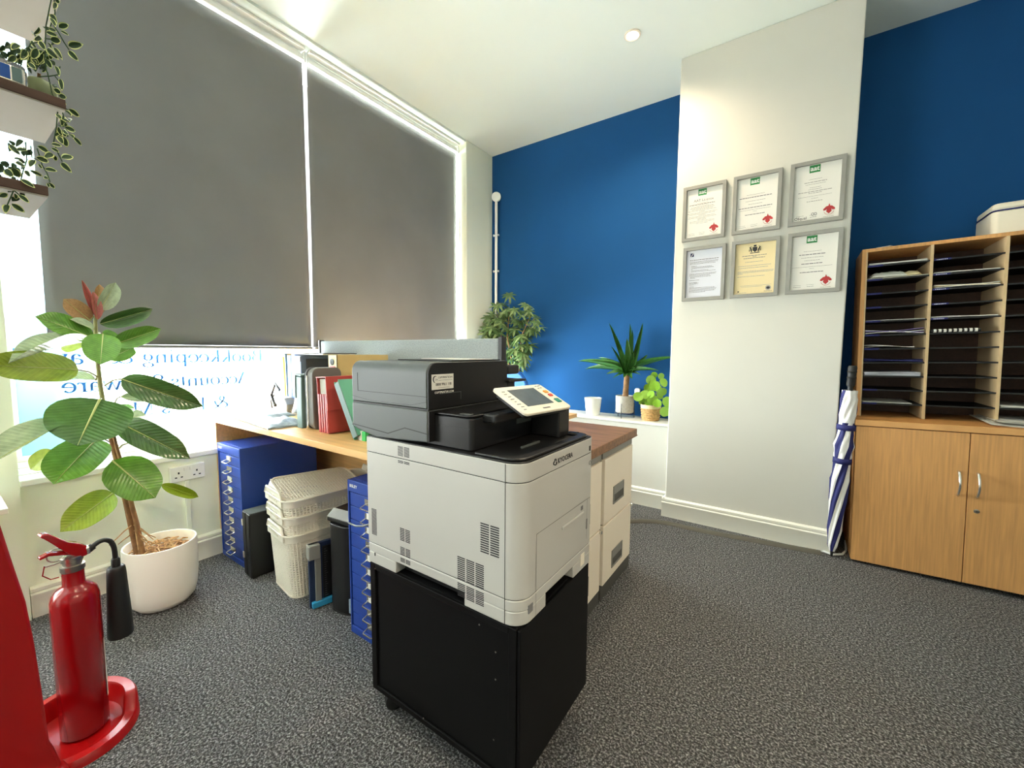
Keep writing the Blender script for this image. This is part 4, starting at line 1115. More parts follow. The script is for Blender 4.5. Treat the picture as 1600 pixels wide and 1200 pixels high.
# ================================================================ WHITE FILING CABINETS UNDER THE BROWN WORKTOP
def filing(label, y0, y1):
    t = thing('filing_cabinet', label, 'filing cabinet', (-.95, (y0 + y1) / 2, 0), group='white filing cabinets')
    X = -.66
    MB().box(-1.095, X - .02, y0, y1, .0, .692).build('carcass', 'grey_metal', t, bevel=.002)
    MB().box(X - .02, X - .004, y0 + .004, y1 - .004, .004, .062).build('plinth', 'grey_dark', t)
    MB().box(X - .02, X - .006, y0 + .004, y1 - .004, .652, .690).build('top_rail', 'grey_metal', t)
    for z0, z1 in ((.066, .342), (.349, .648)):
        dr = MB().box(X - .020, X, y0 + .018, y1 - .006, z0, z1).build('drawer', 'cream_metal', t, bevel=.003)
        yc = y0 + (y1 - y0) * .50; zc = z0 + (z1 - z0) * .36 if z0 > .2 else z0 + (z1 - z0) * .30
        yc = (y0 + y1) / 2 - .005
        h = MB(); 
        for a_, b_, p, q in ((yc - .07, yc + .07, zc + .034, zc + .042), (yc - .07, yc + .07, zc - .042, zc - .034), (yc - .07, yc - .062, zc - .034, zc + .034), (yc + .062, yc + .07, zc - .034, zc + .034)):
            h.box(X, X + .004, a_, b_, p, q)
        h.box(X, X + .003, yc - .062, yc + .062, zc + .002, zc + .034)
        h.build('handle', 'grey_metal', dr, bevel=.001)
        MB().box(X - .001, X + .001, yc - .062, yc + .062, zc - .034, zc + .002).build('handle_recess', 'grey_dark', dr)
    lk = MB(); lk.lathe([(.009, 0), (.008, .008)], (0, 0, 0), 14); lk.xform(Matrix.Translation((X, y1 - .012, .335)) @ Matrix.Rotation(pi / 2, 4, 'Y')); lk.build('lock', 'chrome', t, smooth=40)
    return t
filing('white two-drawer filing cabinet at the open end of the brown worktop', 1.667, 2.060)
filing('white two-drawer filing cabinet mostly hidden by the copier', 1.262, 1.655)
t = thing('worktop', 'brown wood-effect worktop lying over the white filing cabinets', 'worktop', (-.95, 1.65, .692))
MB().box(-1.098, -.642, 1.22, 2.062, .692, .731).build('board', 'worktop_brown', t, bevel=.003)
MB().box(-.66, -.6405, 1.22, 2.064, .694, .700).build('edge_strip', 'worktop_brown', t)

# ================================================================ FRAMED CERTIFICATES ON THE CHIMNEY BREAST
FW, FH, FY = .245, .336, 2.852
def words(mb, xc, z, width, h, rng, align='c', X0=0):
    """a line of print too small to read: word-length dashes"""
    x = xc - width / 2 if align == 'c' else xc
    end = x + width
    while x < end - h:
        w = min(end - x, h * rng.uniform(1.6, 4.5))
        mb.box(x, x + w, -.0004, 0, z, z + h); x += w + h * .55
def certificate(label, x, zt, paper, kind, seed):
    rng = random.Random(seed)
    t = lthing('framed_certificate', label, 'framed certificate', (x, FY, zt), group='framed certificates on the chimney breast')
    b = .020; D = .022
    fr = MB(); o = [(0, 0), (FW, 0), (FW, -FH), (0, -FH)]; i_ = [(b, -b), (FW - b, -b), (FW - b, -FH + b), (b, -FH + b)]
    vs = [(p[0], -D, p[1]) for p in o] + [(p[0], -D, p[1]) for p in i_] + [(p[0], 0, p[1]) for p in o] + [(p[0], -.008, p[1]) for p in i_]
    fs = []
    for k in range(4):
        j = (k + 1) % 4
        fs += [(k, 4 + k, 4 + j, j), (k, j, 8 + j, 8 + k), (4 + k, 12 + k, 12 + j, 4 + j)]
    fr.add(vs, fs).build('frame', 'frame_grey', t, bevel=.001)
    MB().box(b - .002, FW - b + .002, -.008, -.002, -FH + b - .002, -b + .002).build('backing_paper', paper, t)
    Y = -.0081
    def put(mb, name, m): 
        for p in mb.v: p.y += Y
        return mb.build(name, m, t)
    def text(s, size, xc, z, m, bold=0.01, align='CENTER'):
        q = sans(s, size, align, bold); q.xform(frame_mx((xc, Y - .0006, z), (1, 0, 0), (0, 0, 1), (0, -1, 0))); q.build('lettering', m, t)
    g = MB(); dk = MB(); C_ = FW / 2
    if kind.startswith('aat'):
        lw = .048; lx = C_ - .012
        put(MB().box(lx - lw / 2, lx + lw / 2, -.0004, 0, -.062, -.023), 'green_badge', 'aat_green')
        text('aat', .034, lx, -.052, 'paper_white', .03)
        # red heraldic emblem
        ex, ez = FW - .062, -.268
        e = MB()
        e.prism([(ex + .026 * px, ez + .026 * pz) for px, pz in ((0, 1.15), (.16, .62), (.5, .55), (.95, .1), (1, -.2), (.62, -.25), (.4, -.05), (.45, -.5), (0, -.95), (-.45, -.5), (-.4, -.05), (-.62, -.25), (-1, -.2), (-.95, .1), (-.5, .55), (-.16, .62))], -.0004, 0, axis='y')
        put(e, 'emblem', 'ink_red')
        sc = MB(); sc.tube([(ex + .022 * cos(a), -.0005, ez - .006 + .024 * sin(a)) for a in [radians(200 + k * 14) for k in range(11)]], .0008, 5); put(sc, 'emblem_scroll', 'ink_red')
        words(g, ex, ez - .040, .045, .0022, rng)
        if kind == 'aat_licence':
            text('AAT Licence', .0215, C_ - .004, -.098, 'ink_grey', .005)
            z = -.110
            for w, hh, dd in ((.06, .0018, 0), (.15, .004, 1), (.07, .002, 0), (.13, .003, 0), (.14, .003, 0), (.12, .003, 0), (.16, .0025, 0), (.03, .003, 0), (.17, .0025, 0), (.15, .0025, 0), (.04, .003, 0), (.15, .0025, 0), (.16, .0025, 0), (.05, .003, 0), (.05, .003, 0), (.14, .0022, 0), (.14, .0022, 0), (.07, .002, 0)):
                words(dk if dd else g, C_ - .01, z, w, hh, rng); z -= .0072
        else:
            zs = {'aat_a': ((-.118, .09, .0022, 0), (-.134, .165, .0042, 1), (-.154, .10, .0025, 0), (-.172, .07, .0025, 0), (-.192, .17, .0040, 1), (-.204, .16, .0022, 0), (-.214, .02, .002, 0), (-.232, .10, .0038, 1)),
                  'aat_b': ((-.098, .06, .002, 0), (-.114, .10, .0040, 0), (-.124, .09, .0022, 0), (-.142, .05, .0022, 0), (-.152, .06, .0025, 0), (-.164, .15, .0040, 0), (-.172, .06, .003, 0), (-.188, .15, .0020, 0), (-.200, .03, .002, 0), (-.216, .07, .0035, 0)),
                  'aat_c': ((-.108, .08, .0022, 0), (-.126, .12, .0044, 1), (-.142, .10, .0026, 0), (-.158, .07, .0026, 0), (-.176, .095, .0042, 1), (-.192, .18, .0020, 0), (-.202, .02, .002, 0), (-.222, .105, .0038, 1))}[kind]
            for z, w, hh, dd in zs: words(dk if dd else g, C_ - .006, z, w, hh, rng)
        words(g, .055, -.288 if kind == 'aat_b' else -.292, .035, .002, rng)
        if kind != 'aat_b': words(g, .055, -.302, .036, .0028, rng)
        words(g, .115, -.290, .035, .0018, rng); words(g, .115, -.300, .030, .0028, rng)
        if kind == 'aat_b':
            text('Ofqual', .021, .058, -.307, 'ink_dark', .005)
            o2 = MB()
            for xx in (.112, .124): o2.tube([(xx + .006 * cos(a), -.0005, -.284 + .007 * sin(a)) for a in [2 * pi * k / 12 for k in range(12)]], .0012, 5, closed=True)
            put(o2, 'ring_mark', 'ink_grey')
    elif kind == 'insurance':
        put(MB().box(.042, .062, -.0004, 0, -.058, -.036), 'blue_badge', 'ink_navy')
        put(MB().prism([(.044, -.057), (.048, -.057), (.061, -.037), (.057, -.037)], -.0008, -.0004, axis='y'), 'badge_slash', 'paper_white')
        words(dk, .040, -.082, .165, .0042, rng, 'l')
        z = -.092
        for k, (x0, w) in enumerate(((.04, .165), (.04, .165), (.04, .15), (.04, 0), (.05, .035), (.05, .12), (.05, .13), (.05, .01), (.05, .10), (.05, .14), (.04, 0), (.04, .16), (.04, .15), (.04, .12), (.045, .12), (.045, .03), (.04, 0), (.04, .06), (.04, 0), (.04, .05), (.04, .045), (.04, .03), (.04, 0), (.04, .03), (.04, .15), (.04, .16), (.04, .16), (.04, .15), (.04, .10))):
            if w: words(g, x0, z, w, .0026, rng, 'l')
            z -= .0068
        sg = MB().tube([(.07 + k * .004, -.0006, -.226 + .006 * sin(k * 2.3)) for k in range(7)], .0008, 5); put(sg, 'signature', 'ink_grey')
    else:
        # generic coat of arms above the heading
        ca = MB(); cx, cz = C_ - .002, -.056
        ca.prism([(cx - .012, cz + .012), (cx + .012, cz + .012), (cx + .012, cz - .006), (cx, cz - .018), (cx - .012, cz - .006)][::-1], -.0004, 0, axis='y')
        for s in (-1, 1):
            ca.tube([(cx + s * .016, -.0004, cz - .016), (cx + s * .020, -.0004, cz), (cx + s * .026, -.0004, cz + .012), (cx + s * .018, -.0004, cz + .016)], [.002, .004, .003, .0015], 6)
            ca.tube([(cx + s * .022, -.0004, cz - .006), (cx + s * .030, -.0004, cz - .010), (cx + s * .028, -.0004, cz + .002)], .0014, 5)
        ca.box(cx - .024, cx + .024, -.0004, 0, cz - .023, cz - .019); ca.box(cx - .007, cx + .007, -.0004, 0, cz + .014, cz + .024)
        put(ca, 'coat_of_arms', 'ink_dark')
        words(dk, C_ - .004, -.094, .125, .0036, rng); words(dk, C_ - .002, -.099, .02, .0025, rng); words(dk, C_ - .004, -.108, .11, .0036, rng)
        words(g, C_ - .004, -.130, .09, .0030, rng)
        for z, w in ((-.152, .17), (-.164, .155), (-.184, .185), (-.191, .18), (-.197, .03), (-.214, .14)): words(g, .036, z, w, .0028, rng, 'l')
        words(g, C_ + .01, -.268, .16, .0020, rng); words(g, C_ - .01, -.275, .11, .0020, rng)
        sl = MB(); sl.lathe([(.014, 0), (.014, .0006)], (0, 0, 0), 24); sl.xform(Matrix.Translation((FW - .048, -.0002, -.286)) @ Matrix.Rotation(pi / 2, 4, 'X')); put(sl, 'round_seal', 'ink_soft')
        sl = MB(); sl.lathe([(.009, 0), (.009, .0012)], (0, 0, 0), 20, sy=.75); sl.xform(Matrix.Translation((FW - .048, -.0002, -.286)) @ Matrix.Rotation(pi / 2, 4, 'X')); put(sl, 'round_seal', 'ink_dark')
        words(dk, FW - .048, -.306, .04, .0028, rng); words(g, .036, -.309, .05, .0022, rng, 'l')
        put(MB().box(.040, .048, -.0004, 0, -.303, -.297), 'small_mark', 'ink_dark')
    put(g, 'fine_print', 'ink_soft' if kind != 'insurance' else 'ink_grey'); 
    if dk.v: put(dk, 'heading_print', 'ink_grey')
certificate('grey frame with a licence certificate, first in the upper row', -.634, 2.162, 'paper_white', 'aat_licence', 1)
certificate('grey framed certificate with green badge, middle of the upper row', -.351, 2.164, 'paper_white', 'aat_a', 2)
certificate('grey framed certificate with a black name at bottom left, right end of upper row', -.069, 2.167, 'paper_white', 'aat_b', 3)
certificate('grey frame with a densely printed insurance page, left of lower row', -.621, 1.785, 'paper_blueish', 'insurance', 4)
certificate('grey frame with the cream coat-of-arms certificate, middle of lower row', -.344, 1.787, 'paper_cream', 'company', 5)
certificate('grey framed certificate with green badge at the right end of lower row', -.063, 1.790, 'paper_white', 'aat_c', 6)

# ================================================================ CUPBOARD AND PIGEONHOLES IN THE RIGHT RECESS (leaning a little: the old floor falls)
LEAN = radians(-1.3)
CX, CW = .304, .83
t = lthing('cupboard', 'low beech cupboard with two bow-handled doors in the right recess', 'cupboard', (CX, 2.79, 0), (0, LEAN, 0))
CD = .46
c = MB(); c.box(0, .018, .02, CD, .012, .741); c.box(CW - .018, CW, .02, CD, .012, .741); c.box(.018, CW - .018, CD - .008, CD, .012, .741); c.box(.018, CW - .018, .02, CD - .008, .012, .03)
c.build('carcass', 'cab_wood', t, bevel=.001)
MB().box(.01, CW - .01, .05, CD - .01, 0, .012).build('plinth', 'rubber', t)
MB().box(-.004, CW + .004, -.004, CD, .743, .774).build('top_board', 'cab_wood_h', t, bevel=.002)
MB().box(-.0045, CW + .0045, -.0055, -.0035, .744, .773).build('edge_band', 'cab_edge', t)
for i, (x0, x1) in enumerate(((.001, .4135), (.4165, CW - .001))):
    dr = MB().box(x0, x1, 0, .019, .014, .739).build('door', 'cab_wood', t, bevel=.0015)
    hx = .4135 - .030 if i == 0 else .4165 + .030
    h = MB(); pz = []
    for k in range(13):
        a = k / 12; pz.append((hx, -.004 - .026 * sin(pi * a), .438 + .114 * a))
    h.tube([(hx, .002, .438)] + pz + [(hx, .002, .552)], [.006] + [.0045 + .0015 * abs(cos(pi * k / 12)) for k in range(13)] + [.006], 10)
    h.build('bow_handle', 'chrome', dr, smooth=60)
    if i:
        lk = MB(); lk.lathe([(.010, 0), (.010, .003), (.006, .004)], (0, 0, 0), 18); lk.xform(Matrix.Translation((hx + .002, 0, .371)) @ Matrix.Rotation(pi / 2, 4, 'X')); lk.build('lock', 'steel', dr, smooth=40)
        MB().box(hx - .0005, hx + .0045, -.0046, -.0038, .370, .372).build('key_slot', 'ink_dark', dr)

PCX = CX + .010
t = lthing('pigeonhole_unit', 'beech pigeonhole sorter with black shelves on top of the cupboard', 'pigeonhole unit', (PCX, 2.79, 0), (0, LEAN, 0))
z0, z1, y0, y1 = .7755, 1.684, .165, .455
PW = .80; T = .018
c = MB(); c.box(0, T, y0, y1, z0, z1); c.box(PW - T, PW, y0, y1, z0, z1); c.box(T, PW - T, y0, y1, z1 - T, z1)
c.build('carcass', 'cab_wood', t, bevel=.001)
MB().box(T, PW - T, y1 - .006, y1, z0, z1 - T).build('back_panel', 'shelf_dark', t)
MB().box(T, T + .006, y0 - .0005, y1 - .01, z0, z1 - T).build('side_lining', 'divider_edge', t)
NC = 3; cw = (PW - 2 * T) / NC; xs = [T + cw * k for k in range(NC + 1)]
for k in (1, 2):
    MB().box(xs[k] - .006, xs[k] + .006, y0, y1 - .006, z0, z1 - T).build('divider', 'divider_edge', t)
NR = 12; ph = (z1 - T - z0) / NR
def slot(col, row):      # row 0 = top; returns x0, x1, z of the shelf surface
    return xs[col] + .007, xs[col + 1] - .007, z1 - T - ph * (row + 1)
rng = random.Random(4)
for col in range(NC):
    for row in range(NR - 1):
        x0, x1, z = slot(col, row)
        MB().box(x0 - .001, x1 + .001, y0 + .003, y1 - .006, z - .003, z).build('shelf', 'black_matt', t)
        MB().box(x0 - .001, x1 + .001, y0 + .001, y0 + .004, z - .007, z + .0005).build('shelf_lip', 'rubber', t)
    for row in ((0, 1, 2, 3, 4, 5, 6, 9, 10) if col == 0 else (0, 1, 2, 3, 4) if col == 1 else ()):
        x0, x1, z = slot(col, row)
        lb = MB().box(x0 + .002, x0 + .062, y0 - .0005, y0 + .001, z - .0075, z + .0025).build('label_strip', 'navy', t)
        if col == 1:
            g = MB(); x = x0 + .010
            while x < x0 + .05: w = rng.uniform(.002, .005); g.box(x, x + w, y0 - .0009, y0 - .0005, z - .005, z - .001); x += w + .002
            g.build('label_print', 'paper_blueish', lb)
def in_slot(name, label, cat, col, row, group='papers in the pigeonholes'):
    x0, x1, z = slot(col, row)
    o = lthing(name, label, cat, (PCX + x0 * cos(LEAN) + z * sin(LEAN), 2.79, z * cos(LEAN) - x0 * sin(LEAN) + .0012), (0, LEAN, 0), group)
    return o, x1 - x0
def sheets(name, label, col, row, x0, x1, th, m, n=1, warp=0, cat='papers', yy=.006, seed=0, z_=0):
    o, w = in_slot(name, label, cat, col, row); r = random.Random(seed + col * 20 + row)
    for k in range(n):
        zz = z_ + th * k / n; rows = []
        a, b = x0 + r.random() * .003, x1 - r.random() * .004
        for i in range(9):
            u = i / 8; dz = warp * (sin(u * pi * 1.3 + k) * .5 + .5) * (1 + .4 * k / max(1, n))
            rows.append([(a + (b - a) * u, y0 + yy + r.random() * .002 * (j == 0) + .27 * j / 4, zz + dz + th / n * .35) for j in range(5)])
        mm = m[k % len(m)] if isinstance(m, tuple) else m
        MB().grid(rows).build('sheet' if n > 1 else 'sheet_stack', mm, o, solid=max(.0006, th / n * .7))
    return o
sheets('paper_stack', 'white paper stack in the first column, top pigeonhole', 0, 0, .004, .236, .010, 'paper_white', 3, .003)
o, w = in_slot('envelope_bundle', 'crumpled white envelope on a sheet in the second pigeonhole down', 'envelopes', 0, 1)
crumpled(o, 'envelope', 'paper_white', .085, y0 + .075, .010, .14, .12, .030, 11, 10, 8, .2)
crumpled(o, 'envelope', 'paper_cream', .18, y0 + .08, .010, .09, .11, .024, 12, 8, 8, -.3)
MB().box(.006, .238, y0 + .004, y0 + .26, .001, .005).build('card', 'paper_grey', o)
sheets('paper_stack', 'thin flat white paper in the first column, fifth pigeonhole down', 0, 4, .004, .236, .004, 'paper_white', 1, .001)
sheets('purple_folders', 'purple and white folders sagging in the first column', 0, 5, .002, .236, .020, ('paper_white', 'purple_card', 'paper_blueish', 'purple_card'), 4, .010, cat='folders')
sheets('paper_stack', 'curling greyish paper below the purple folders', 0, 6, .004, .205, .008, ('paper_grey', 'paper_white'), 2, .010)
sheets('navy_folder', 'navy blue folders in the first column above the thick white stack', 0, 7, .002, .238, .012, 'navy', 3, .006, cat='folders')
sheets('paper_stack', 'thick white paper stack in the first column, ninth pigeonhole down', 0, 8, .006, .232, .020, 'paper_blueish', 5, .001)
sheets('paper_stack', 'short white sheets on the lowest shelf of the first column', 0, 10, .004, .205, .004, 'paper_white', 1, .001)
sheets('paper_stack', 'thin white papers in the middle column, second pigeonhole down', 1, 1, .004, .232, .006, 'paper_white', 2, .003)
sheets('paper_stack', 'loose white papers with a green corner in the middle column', 1, 2, .006, .234, .013, ('paper_white', 'paper_cream', 'paper_white'), 3, .006)
sheets('paper_stack', 'flat white papers in the middle column above the comb binding', 1, 4, .002, .236, .006, 'paper_white', 2, .003)
sheets('paper_stack', 'white papers on the lowest shelf of the third column', 2, 10, .004, .238, .010, 'paper_white', 3, .002)
o, w = in_slot('comb_bound_report', 'black comb-bound report with white ring teeth in the middle column', 'report', 1, 5)
MB().box(.006, .175, y0 + .012, y0 + .28, .001, .012).build('pages', 'black_matt', o)
sp_ = MB().tube([(.004, y0 + .008, .009), (.178, y0 + .008, .009)], .008, 12); sp_.build('comb_spine', 'rubber', o, smooth=50)
for k in range(9):
    tb = MB().tube([(.014 + k * .018, y0 + .008, .009), (.024 + k * .018, y0 + .008, .009)], .0092, 12); tb.build('comb_tooth', 'paper_white', o, smooth=50)
t2 = thing('loose_papers', 'curled white sheets lying at the foot of the third pigeonhole column', 'papers', (.86, 2.9, .78))
for k in range(3):
    rows = []
    for i in range(9):
        u = i / 8
        rows.append([(.775 + .03 * k + .24 * u, 2.835 + .02 * k + .30 * j / 4 - .03 * u * (1 - j / 4), .799 + .003 * k + .012 * (u - .5) ** 2 - .010 * (1 - j / 4) * (k == 0)) for j in range(5)])
    MB().grid(rows).build('sheet', 'paper_white', t2, solid=.0008)
t2 = lthing('loose_sheet', 'white sheet lying on top of the pigeonhole sorter', 'paper', (.30, 2.95, 1.686), (0, LEAN, 0))
MB().prism([(.035, .03), (.09, .01), (.15, .12), (.08, .17)], .001, .004).build('sheet', 'paper_white', t2)
# white machine on top
t2 = lthing('desktop_printer', 'cream desktop machine with a navy line, on top of the pigeonhole sorter', 'printer', (.757, 2.995, 1.6955), (0, LEAN, 0))
MB().prism(rrect(0, .36, 0, .24, .025), .0, .112).build('body', 'machine_cream', t2, bevel=.006, smooth=30)
MB().prism(rrect(-.001, .361, -.001, .241, .026), .112, .117).build('navy_line', 'navy', t2)
MB().prism(rrect(.0, .36, .0, .24, .025), .117, .150, scale=.985).build('lid', 'machine_cream', t2, bevel=.010, smooth=30)
MB().box(.22, .24, -.002, .001, .06, .07).build('badge', 'frame_grey', t2)

# ---------------------------------------------------------------- closed golf umbrella
A0, A1 = Vector((.224, 2.806, .0)), Vector((.256, 2.800, 1.045))
t = thing('umbrella', 'furled navy and white umbrella leaning between chimney breast and cupboard', 'umbrella', A0)
ax = (A1 - A0).normalized(); L = (A1 - A0).length
u_ = ax.cross(Vector((0, 1, 0))).normalized(); v_ = ax.cross(u_)
can = MB(); prof = [(0.03, .012), (.06, .022), (.15, .030), (.30, .037), (.42, .041), (.50, .034), (.54, .036), (.60, .042), (.66, .034), (.70, .033), (.76, .036), (.84, .034), (.885, .030)]
N = 48; rings = []
for fz, r in prof:
    rings.append([A0 + ax * (L * fz) + (u_ * cos(a) * (1 + .0) + v_ * sin(a)) * (r * (1 + .13 * sin(8 * a + fz * 16))) for a in [2 * pi * k / N + fz * 4.6 for k in range(N)]])
# finer interpolation along the shaft
fine = []
for i in range(len(rings) - 1):
    for q in range(3): fine.append([rings[i][k].lerp(rings[i + 1][k], q / 3) for k in range(N)])
fine.append(rings[-1])
vs = [p for r in fine for p in r]
can.v = [Vector(p) for p in vs]
for i in range(len(fine) - 1):
    for k in range(N):
        can.f.append([i * N + k, i * N + (k + 1) % N, (i + 1) * N + (k + 1) % N, (i + 1) * N + k]); can.m.append(1 if (k // 6) % 2 and (i < len(fine) * .74 or k // 12 == 1) else 0)
can.build('canopy', ['brolly_white', 'navy'], t, smooth=60)
for fz in (.52, .695):
    r = .039; band = MB()
    q = [[A0 + ax * (L * (fz + dz)) + (u_ * cos(a) + v_ * sin(a)) * r for a in [2 * pi * k / 24 for k in range(25)]] for dz in (-.014, .014)]
    band.grid(q).build('strap', 'navy', t, smooth=60, solid=.004)
for kk, (ph0, tw) in enumerate(((2.6, 1.5), (3.6, 1.6), (4.6, 1.5))):
    MB().tube([A0 + ax * (L * (.76 + .11 * k / 8)) + (u_ * cos(ph0 + tw * k / 8) + v_ * sin(ph0 + tw * k / 8)) * (.0365 - .003 * k / 8) for k in range(9)], .004, 6).build('piping', 'navy', t, smooth=60)
MB().tube([A0 + ax * .0, A0 + ax * .02, A0 + ax * .05, A0 + ax * .06], [.005, .007, .012, .016], 12).build('ferrule', 'rubber', t, smooth=50)
MB().tube([A0 + ax * (L * .88), A0 + ax * (L * .92)], .012, 12).build('runner', 'rubber', t, smooth=50)
hp = [(.905, .016), (.915, .019), (.945, .018), (.95, .021), (.955, .018), (.975, .019), (.98, .022), (.985, .019), (1.0, .0205), (1.01, .016)]
MB().tube([A0 + ax * (L * a) for a, r in hp], [r for a, r in hp], 16).build('handle', 'rubber', t, smooth=40)

# ================================================================ FIRE EXTINGUISHER AND ITS STAND
EX, EY = -1.656, .212
t = thing('extinguisher_stand', 'glossy red moulded fire extinguisher stand with a tall back board', 'stand', (-1.64, .10, 0))
bd = MB(); q = [(.150, .0), (.146, .05), (.136, .10), (.128, .13), (.123, .287), (.118, .407), (.111, .51), (.097, .612), (.084, .711), (.074, .80), (-.25, .80), (-.30, .40), (-.32, 0)]
bd.prism(q, -1.520, -1.496, axis='x').build('back_board', 'stand_red', t, bevel=.006, smooth=40)
# tray: floor disc and a rim whose height dips beside the board
tc = Vector((-1.665, .195, 0)); tr = MB(); n = 56; rings = []
def rim_h(a):          # a measured from +y, clockwise seen from above towards +x
    near = max(0, cos(a - radians(75)))
    return .070 - .046 * (max(0, min(1, (near - .55) / .12)))
def ring(ro, zf):
    out = []
    for k in range(n):
        a = 2 * pi * k / n
        out.append(Vector((tc.x + sin(a) * (.150 + ro), tc.y + cos(a) * (.135 + ro), zf(a))))
    return out
R = [ring(-.02, lambda a: 0), ring(.0, lambda a: 0), ring(-.003, lambda a: rim_h(a) - .008), ring(-.008, lambda a: rim_h(a)), ring(-.030, lambda a: rim_h(a) + .001), ring(-.034, lambda a: rim_h(a) - .006), ring(-.040, lambda a: .014), ring(-.06, lambda a: .010), ring(-.120, lambda a: .010)]
vs = [p for r in R for p in r]; tr.v = vs
for i in range(len(R) - 1):
    for k in range(n): tr.f.append([i * n + k, i * n + (k + 1) % n, (i + 1) * n + (k + 1) % n, (i + 1) * n + k][::-1]); tr.m.append(0)
tr.f.append([(len(R) - 1) * n + k for k in range(n)]); tr.m.append(0)
tr.build('tray', 'stand_red', t, smooth=50)
ft = MB(); ft.prism(rrect(-1.535, -1.46, -.30, .155, .03), .0, .055); ft.build('foot', 'stand_red', t, bevel=.012, smooth=40)

t = thing('fire_extinguisher', 'red carbon dioxide fire extinguisher with black horn standing in the red tray', 'fire extinguisher', (EX, EY, .011))
r = .051
MB().lathe([(r - .006, .012), (r, .018), (r, .402), (r * .985, .416), (r * .90, .432), (r * .72, .444), (r * .50, .451), (.0235, .456), (.0225, .500)], (EX, EY, 0), 40).build('cylinder', 'ext_red', t, smooth=45)
MB().lathe([(.024, .494), (.0255, .497), (.0255, .510), (.020, .512), (.020, .520), (.023, .522), (.023, .534), (.015, .538)], (EX, EY, 0), 24).build('valve', 'steel', t, smooth=40)
# direction of the levers and the hose, along the picture plane
hd_ = Vector((.12, -.99, 0)).normalized(); sd = Vector((hd_.y, -hd_.x, 0))
def E(f, s, z): return Vector((EX, EY, 0)) + hd_ * f + sd * s + Vector((0, 0, z))
top = MB()
sec = [(-.028, .530, .556), (-.012, .528, .570), (.008, .546, .582), (.030, .578, .606), (.044, .598, .620), (.053, .610, .622), (.058, .614, .620)]
for s0, s1 in ((-.018, .018),):
    vs = []
    for f, zb, zt in sec: vs += [E(f, s0, zb), E(f, s1, zb), E(f, s1 * .8, zt), E(f, s0 * .8, zt)]
    fs = [(0, 1, 2, 3)[::-1], tuple(4 * (len(sec) - 1) + k for k in range(4))]
    for i in range(len(sec) - 1):
        for k in range(4): fs.append((4 * i + k, 4 * i + (k + 1) % 4, 4 * i + 4 + (k + 1) % 4, 4 * i + 4 + k))
    top.add(vs, fs)
top.build('top_lever', 'ext_red', t, bevel=.003, smooth=40)
low = MB(); vs = []; sec = [(-.02, .531, .541), (.02, .548, .558), (.045, .556, .565), (.062, .552, .559)]
for f, zb, zt in sec: vs += [E(f, -.010, zb), E(f, .010, zb), E(f, .010, zt), E(f, -.010, zt)]
fs = [(3, 2, 1, 0), (12, 13, 14, 15)] + [(4 * i + k, 4 * i + (k + 1) % 4, 4 * i + 4 + (k + 1) % 4, 4 * i + 4 + k) for i in range(3) for k in range(4)]
low.add(vs, fs).build('carry_handle', 'ext_red', t, bevel=.002, smooth=40)
pc = E(.026, .016, .545)
MB().tube([pc + hd_ * (.018 * cos(a)) + Vector((0, 0, .018 * sin(a))) for a in [2 * pi * k / 20 for k in range(20)]], .0018, 6, closed=True).build('pin_ring', 'steel', t, smooth=60)
MB().tube([E(.010, .016, .522), E(.030, .018, .519), E(.050, .018, .520)], .002, 6).build('safety_pin', 'steel', t, smooth=60)
MB().tube([E(.05, .012, .525), E(.055, .012, .500), E(.04, .014, .482), E(.024, .016, .480)], .0015, 6).build('seal_tag', 'ext_red', t, smooth=60)
MB().box(EX - .012, EX + .012, EY + .018, EY + .036, .530, .552).build('hose_boss', 'chrome', t, bevel=.003)
hs = [(0, .030, .535), (.0, .045, .545), (.0, .058, .553), (.0, .072, .553), (.0, .084, .543), (.0, .090, .522), (.0, .091, .50), (.0, .091, .462)]
hp_ = [E(-b, a, z) for a, b, z in hs]
fine = []
for i in range(len(hp_) - 1):
    for q in range(4): fine.append(hp_[i].lerp(hp_[i + 1], q / 4))
fine.append(hp_[-1])
for _ in range(3): fine = [fine[0]] + [(fine[i - 1] + fine[i] * 2 + fine[i + 1]) / 4 for i in range(1, len(fine) - 1)] + [fine[-1]]
MB().tube(fine, .0065, 12).build('hose', 'rubber', t, smooth=60)
MB().tube([hp_[0], hp_[1]], .010, 12).build('hose_collar', 'rubber', t, smooth=50)
hc = hp_[-1]
MB().lathe([(.0295, -.220), (.031, -.215), (.022, -.015), (.0205, -.004), (.017, .0)], (hc.x, hc.y, hc.z + .0), 28).build('horn', 'rubber', t, smooth=50)
MB().lathe([(.011, -.004), (.010, .022), (.008, .026)], (hc.x, hc.y, hc.z), 18).build('horn_collar', 'rubber', t, smooth=50)
lab = MB(); rows = []
for k in range(9):
    a = radians(64 + k * 8); rows.append([(EX + (r + .0006) * cos(a), EY + (r + .0006) * sin(a), z) for z in (.09, .27)])
lab.grid(rows).build('instruction_label', 'paper_white', t, smooth=60)

# ---------------------------------------------------------------- white wall ledge just inside the frame
c = atZ(13, 795, .545)
t = thing('wall_ledge_shelf', 'white shelf end low on the left pier beside the red stand', 'shelf', (-2.3, -.2, .53))
MB().box(-2.54, c.x, -.9, c.y, .527, .547).build('board', 'trim_white', t, bevel=.002)
MB().box(-2.54, c.x - .08, c.y - .10, c.y - .08, .40, .527).build('bracket', 'trim_white', t, bevel=.002)
MB().box(-2.54, c.x - .08, -.8, -.78, .40, .527).build('bracket', 'trim_white', t, bevel=.002)

